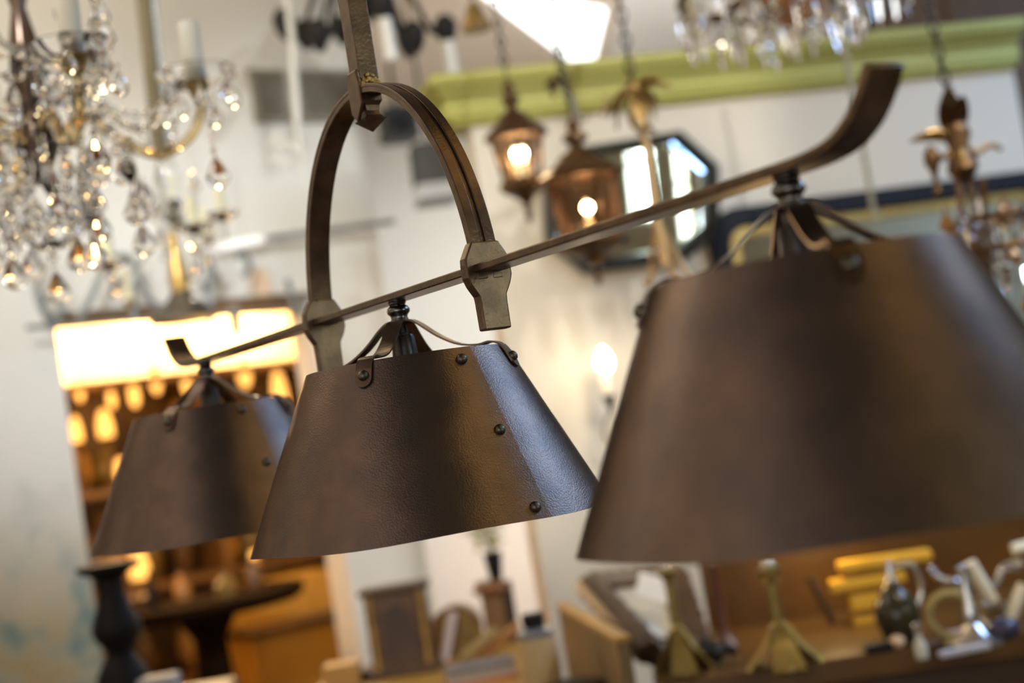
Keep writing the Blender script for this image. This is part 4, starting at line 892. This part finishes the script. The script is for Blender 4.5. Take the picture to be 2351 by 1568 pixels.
# ================================================================== RIGHT: writing desk and its clutter
DZ = 1.05; YD = R(5)
DA = onz(1500, 1572, DZ); DX = Vector((math.cos(YD), -math.sin(YD), 0)); DY = Vector((math.sin(YD), math.cos(YD), 0))
t = thing('writing_desk', 'brown wooden writing desk with a lit back board at bottom right', 'desk', Vector((DA.x, DA.y, 0)), None, -YD)
Wd, Dd = 1.15, .58
MB().box((Wd / 2, Dd / 2, DZ - .025), (Wd, Dd, .05)).build('top', mat('dark_amber_wood', (.095, .045, .008), .35, col2=(.14, .068, .014), nscale=6), t, False, .005)
MB().box((Wd / 2 + .02, Dd / 2 + .02, (DZ - .05) / 2), (Wd - .08, Dd - .08, DZ - .05)).build('body', M_dkwood, t)
MB().box((Wd / 2 + .07, Dd + .012, DZ + .13), (Wd - .14, .024, .36)).build('back_board', mat('amber_wood', (.090, .038, .002), .4, col2=(.135, .058, .004), nscale=6), t)
zs = W(1440, 1470, 2.72).z
pA, pB = W(1300, 1372, 3.42) , W(1445, 1472, 2.75)
for z in (.30, .62):  MB().box((Wd / 2 - .1, -.012, z), (Wd * .8, .02, .24)).build('drawer', M_dkwood, t, False, .004)
def dk(x, y, z=0.): return Vector((DA.x, DA.y, DZ)) + DX * x + DY * y + Vector((0, 0, z))
def dsk(px, py): return onz(px, py, DZ)
# board standing at the left
sd = (pA - pB); sd.z = 0; L_ = sd.length; 
t = thing('side_board', 'upright plain tan board to the left of the leaning frame', 'board', Vector((pB.x, pB.y, 0)), None, math.atan2(sd.y, sd.x))
MB().box((L_ / 2, .012, pB.z / 2), (L_, .024, pB.z)).build('panel', mat('tan_board', (.19, .125, .055), .55, col2=(.23, .155, .07), nscale=4), t); MB().box((L_ / 2, .012, pB.z + .006), (L_ + .01, .03, .012)).build('cap_rail', M_honey, t, False, .003)
# leaning carved frame with mirror
q4 = [W(1352, 1342, 3.38), W(1545, 1316, 3.42), W(1600, 1490, 3.12), W(1495, 1500, 3.02)]
c = sum(q4, Vector()) / 4; t = thing('picture_frame', 'dark carved picture frame with pale mirror leaning on the desk', 'frame', c)
nq = (q4[1] - q4[0]).cross(q4[3] - q4[0]).normalized(); 
if nq.z < 0: nq = -nq
for i in range(4):
    a, b = q4[i] - c, q4[(i + 1) % 4] - c; pts = [a.lerp(b, j / 12) for j in range(13)]
    MB().tube(pts, [.034 + .006 * (j % 2) for j in range(13)], 8, None, False, .8).build('moulding', M_dkwood, t, True)
vs = [(p - c) * .96 - nq * .004 for p in q4] + [(p - c) * .96 - nq * .012 for p in q4]; mb = MB(); mb._add(vs, [(0, 1, 2, 3), (4, 7, 6, 5), (0, 1, 5, 4), (1, 2, 6, 5), (2, 3, 7, 6), (3, 0, 4, 7)]); mb.build('glass', mat('cream_reflection', (.80, .76, .64), .25, .3), t)  # cream reflection is put into the glass colour
c2 = W(1500, 1350, 3.2); o = MB().box((0, 0, 0), (.075, .004, .06), Matrix.Rotation(R(25), 4, 'Y') @ Matrix.Rotation(R(-30), 4, 'X')).build('paper', M_paper); o.location = c2; tag(o, 'white slip of paper tucked in the leaning frame', 'paper')
# brass candlesticks
def candlestick(label, px, py, hpx, bw, glass=True):
    c = dsk(px, py); k = (c - EYE).dot(fw) / F; t = thing('brass_candlestick', label, 'candlestick', c, None, R(20)); h = hpx * k; w = bw * k / 2
    mb = MB()
    for i in range(3):
        a = 2 * pi * i / 3 - pi / 2 - .4; d = Vector((math.cos(a), math.sin(a), 0)); sd = Vector((-d.y, d.x, 0))
        mb.band(smooth_path([d * w * 1.05 + Vector((0, 0, .004)), d * w * .72 + Vector((0, 0, h * .14)), d * w * .4 + Vector((0, 0, h * .27)), d * w * .2 + Vector((0, 0, h * .40))], 5), sd, [w * (1.05 - .65 * i_ / 15) for i_ in range(16)], w * .14)
    mb.lathe([(w * .3, h * .22), (w * .26, h * .34), (w * .2, h * .42), (0, h * .42)], None, 12); mb.build('tripod_base', M_brass, t, True)
    for i in range(3):
        a = 2 * pi * i / 3 - pi / 2 - .4; MB().ball((math.cos(a) * w * 1.05, math.sin(a) * w * 1.05, w * .12), w * .13, 8).build('foot', M_brass, t, True)
    MB().lathe([(w * .2, h * .40), (w * .28, h * .43), (w * .17, h * .46), (w * .17, h * .84), (w * .26, h * .86), (w * .16, h * .88), (w * .3, h * .93), (w * .42, h * .96), (w * .42, h * .985), (0, h * .985)], None, 14).build('shaft', M_brass, t, True)
    if glass: MB().lathe([(w * .14, h * .985), (w * .24, h * 1.02), (w * .2, h * 1.08), (0, h * 1.1)], None, 12).build('nozzle', M_silver, t, True)
    return t
candlestick('tall brass tripod candlestick at the left of the desk, before the leaning frame', 1570, 1545, 240, 120)
candlestick('tall brass tripod candlestick near the middle of the desk, right of its twin', 1805, 1535, 235, 150)
c = dsk(1668, 1480); o = MB().lathe([(.03, 0), (.02, .015), (.010, .03), (.012, .09), (.009, .16), (.014, .18), (0, .19)], None, 12).build('turned_rod', mat('dark_red_wood', (.09, .03, .018), .4), None, True); o.location = c; tag(o, 'dark red turned rod standing between the brass candlesticks', 'rod')
c = dsk(1655, 1520); mb = MB(); random.seed(8)
for i in range(9): mb.ball((random.uniform(-.035, .035), random.uniform(-.02, .02), .015 + random.uniform(0, .03)), random.uniform(.012, .02), 8)
o = mb.build('iron_finial', M_iron, None, True); o.location = c; tag(o, 'lumpy black iron ornament between the brass candlesticks', 'ornament')
c = dsk(1915, 1440); e = Vector((-.035, 0, .12)); o = MB().tube([(0, 0, .008), e], .009, 8).build('dark_stick', M_dkwood, None, True); o.location = c; tag(o, 'dark stick leaning on the back board, right of the candlesticks', 'stick')
# gold bars = gilt edged books stacked by the back board
M_gold = mat('gold_leaf_book', (.85, .50, .05), .4, .2)
GB = [(2030, 1287, 210, 30), (1990, 1334, 170, 32), (1995, 1378, 90, 44), (2000, 1420, 84, 22)]
for i, (px, py, w, h) in enumerate(GB):
    k = 3.22 / F; P = W(px, py, 3.22); o = MB().box((0, 0, 0), (w * k, .05, h * k * .8)).build('gold_book', M_gold, None, False, .004); o.location = P; o.rotation_euler = (0, 0, -YD)
    tag(o, ['longest gold book, topmost of the lit stack by the back board', 'second gold book from the top of the lit stack', 'short thick gold book, third in the lit stack', 'thin dull gold book at the bottom of the lit stack'][i], 'book', 'gold books stacked on the desk')
k = 3.22 / F; base = W(2000, 1431, 3.22)
point('desk_fill', dk(.42, .38, .22), 1.3, (1, .66, .24), .03)  # warm glow added over the desk, with no lamp body
# dark glass decanter
c = dsk(2072, 1478); k = (c - EYE).dot(fw) / F
t = thing('glass_decanter', 'round dark glass decanter with silver mount on the desk', 'decanter', c)
MB().lathe([(22 * k, 0), (40 * k, 18 * k), (52 * k, 55 * k), (48 * k, 95 * k), (26 * k, 125 * k), (12 * k, 140 * k), (0, 142 * k)], None, 22).build('body', mat('smoky_glass', (.035, .03, .014), .08), t, True); MB().lathe([(12 * k, 136 * k), (15 * k, 146 * k), (9 * k, 158 * k), (9 * k, 186 * k), (0, 190 * k)], None, 14).build('neck', M_silver, t, True)
MB().tube(smooth_path([(10 * k, 0, 176 * k), (52 * k, 0, 176 * k), (66 * k, 0, 120 * k), (46 * k, 0, 74 * k)]), .006, 8).build('handle', M_silver, t, True)
# candelabrum pieces with ivory candles
def lean_candle(label, p0, p1, d, r):
    a, b = W(*p0, d), W(*p1, d); o = MB().tube([Vector(), b - a], r, 14).build('candle', M_candle, None, True); o.location = a; tag(o, label, 'candle', 'loose ivory candles on the desk'); return o
t = thing('silver_candelabrum', 'tangled silver and brass candelabrum holding the ivory candles', 'candelabrum', dsk(2240, 1478)); c = t.location.copy(); k = 2.95 / F
MB().lathe([(.06, 0), (.062, .008), (.03, .02), (.014, .04), (.018, .06), (.010, .08), (.012, .15), (0, .155)], None, 18).build('base', M_silver, t, True)
def lw(px, py, d): return W(px, py, d) - c
for i, pts in enumerate((((2240, 1400, 2.95), (2200, 1340, 2.95), (2160, 1330, 2.97), (2135, 1300, 2.97)), ((2245, 1400, 2.95), (2290, 1420, 2.92), (2300, 1400, 2.92), (2285, 1385, 2.92)), ((2245, 1410, 2.95), (2290, 1450, 2.9), (2310, 1440, 2.9), (2318, 1425, 2.9)), ((2250, 1380, 2.97), (2290, 1330, 3.0), (2310, 1300, 3.0), (2345, 1290, 3.0)))):
    MB().tube(smooth_path([lw(*p) for p in pts]), .008, 8).build('branch', M_silver if i != 1 else M_oldgilt, t, True)
for px, py in ((2286, 1390), (2318, 1430), (2330, 1300)):
    MB().lathe([(.008, -.012), (.022, -.004), (.024, .004), (0, .004)], Matrix.Translation(lw(px, py, 2.92)), 14).build('cup', M_silver, t, True)
lean_candle('ivory candle leaning left on the candelabrum', (2278, 1380), (2225, 1292), 2.93, .0145)
lean_candle('ivory candle leaning right at the frame edge', (2318, 1418), (2352, 1342), 2.91, .0135)
lean_candle('ivory candle lying flat at the upper right of the desk', (2325, 1262), (2390, 1245), 3.0, .013)
c = dsk(2195, 1470); mb = MB(); mb.tube([(math.cos(a) * .045, math.sin(a) * .012, .05 + math.sin(a) * .042) for a in [2 * pi * i / 26 for i in range(26)]], [.009 + .003 * (i % 2) for i in range(26)], 8, closed=True, up=Vector((0, 1, 0)))
o = mb.build('braided_wreath', mat('olive_gilt', (.36, .27, .10), .45, .4), None, True); o.location = c; tag(o, 'small braided gilt wreath between decanter and candles', 'wreath')
for px, py, w, d_, lab, m, rz in ((2205, 1462, .055, .05, 'folded pinkish white paper before the wreath', mat('pink_paper', (.72, .62, .60), .7), .2), (2215, 1500, .10, .022, 'long bluish white paper strip at the desk front', mat('blue_paper', (.62, .63, .68), .6), .15)):
    c = dsk(px, py); o = MB().box((0, 0, .006), (w, d_, .012)).build('folded_paper', m, None, False, .003); o.location = c; o.rotation_euler = (0, 0, rz); tag(o, lab, 'paper')
c = dsk(2118, 1512); k = 2.8 / F; t = thing('small_bottle', 'small milky bottle at the desk front, below the decanter', 'bottle', c)
MB().lathe([(13 * k, 0), (15 * k, 10 * k), (14 * k, 34 * k), (7 * k, 44 * k), (7 * k, 56 * k), (0, 58 * k)], None, 12).build('body', mat('milky_glass', (.72, .74, .64), .2), t, True); MB().lathe([(9 * k, 56 * k), (10 * k, 76 * k), (0, 82 * k)], None, 10).build('stopper', M_silver, t, True)
c = dsk(2062, 1488); o = MB().ball((0, 0, .013), .017, 10, (1, 1, .78)).build('shell', mat('peach_shell', (.80, .58, .38), .5), None, True); o.location = c; tag(o, 'small peach coloured shell left of the milky bottle', 'shell')
c = dsk(2030, 1492); o = MB().box((0, 0, .008), (.055, .04, .016)).build('box', M_black, None, False, .004); o.location = c + DX * -.01; tag(o, 'flat black box left of the peach shell', 'box')
c = dsk(2308, 1470); mb = MB(); mb.ball((0, 0, .022), .03, 12, (1.1, .9, .75)); o = mb.build('blue_bowl', mat('dark_blue_glaze', (.05, .045, .10), .2), None, True); o.location = c; tag(o, 'dark blue glazed bowl below the rightmost candles', 'bowl')
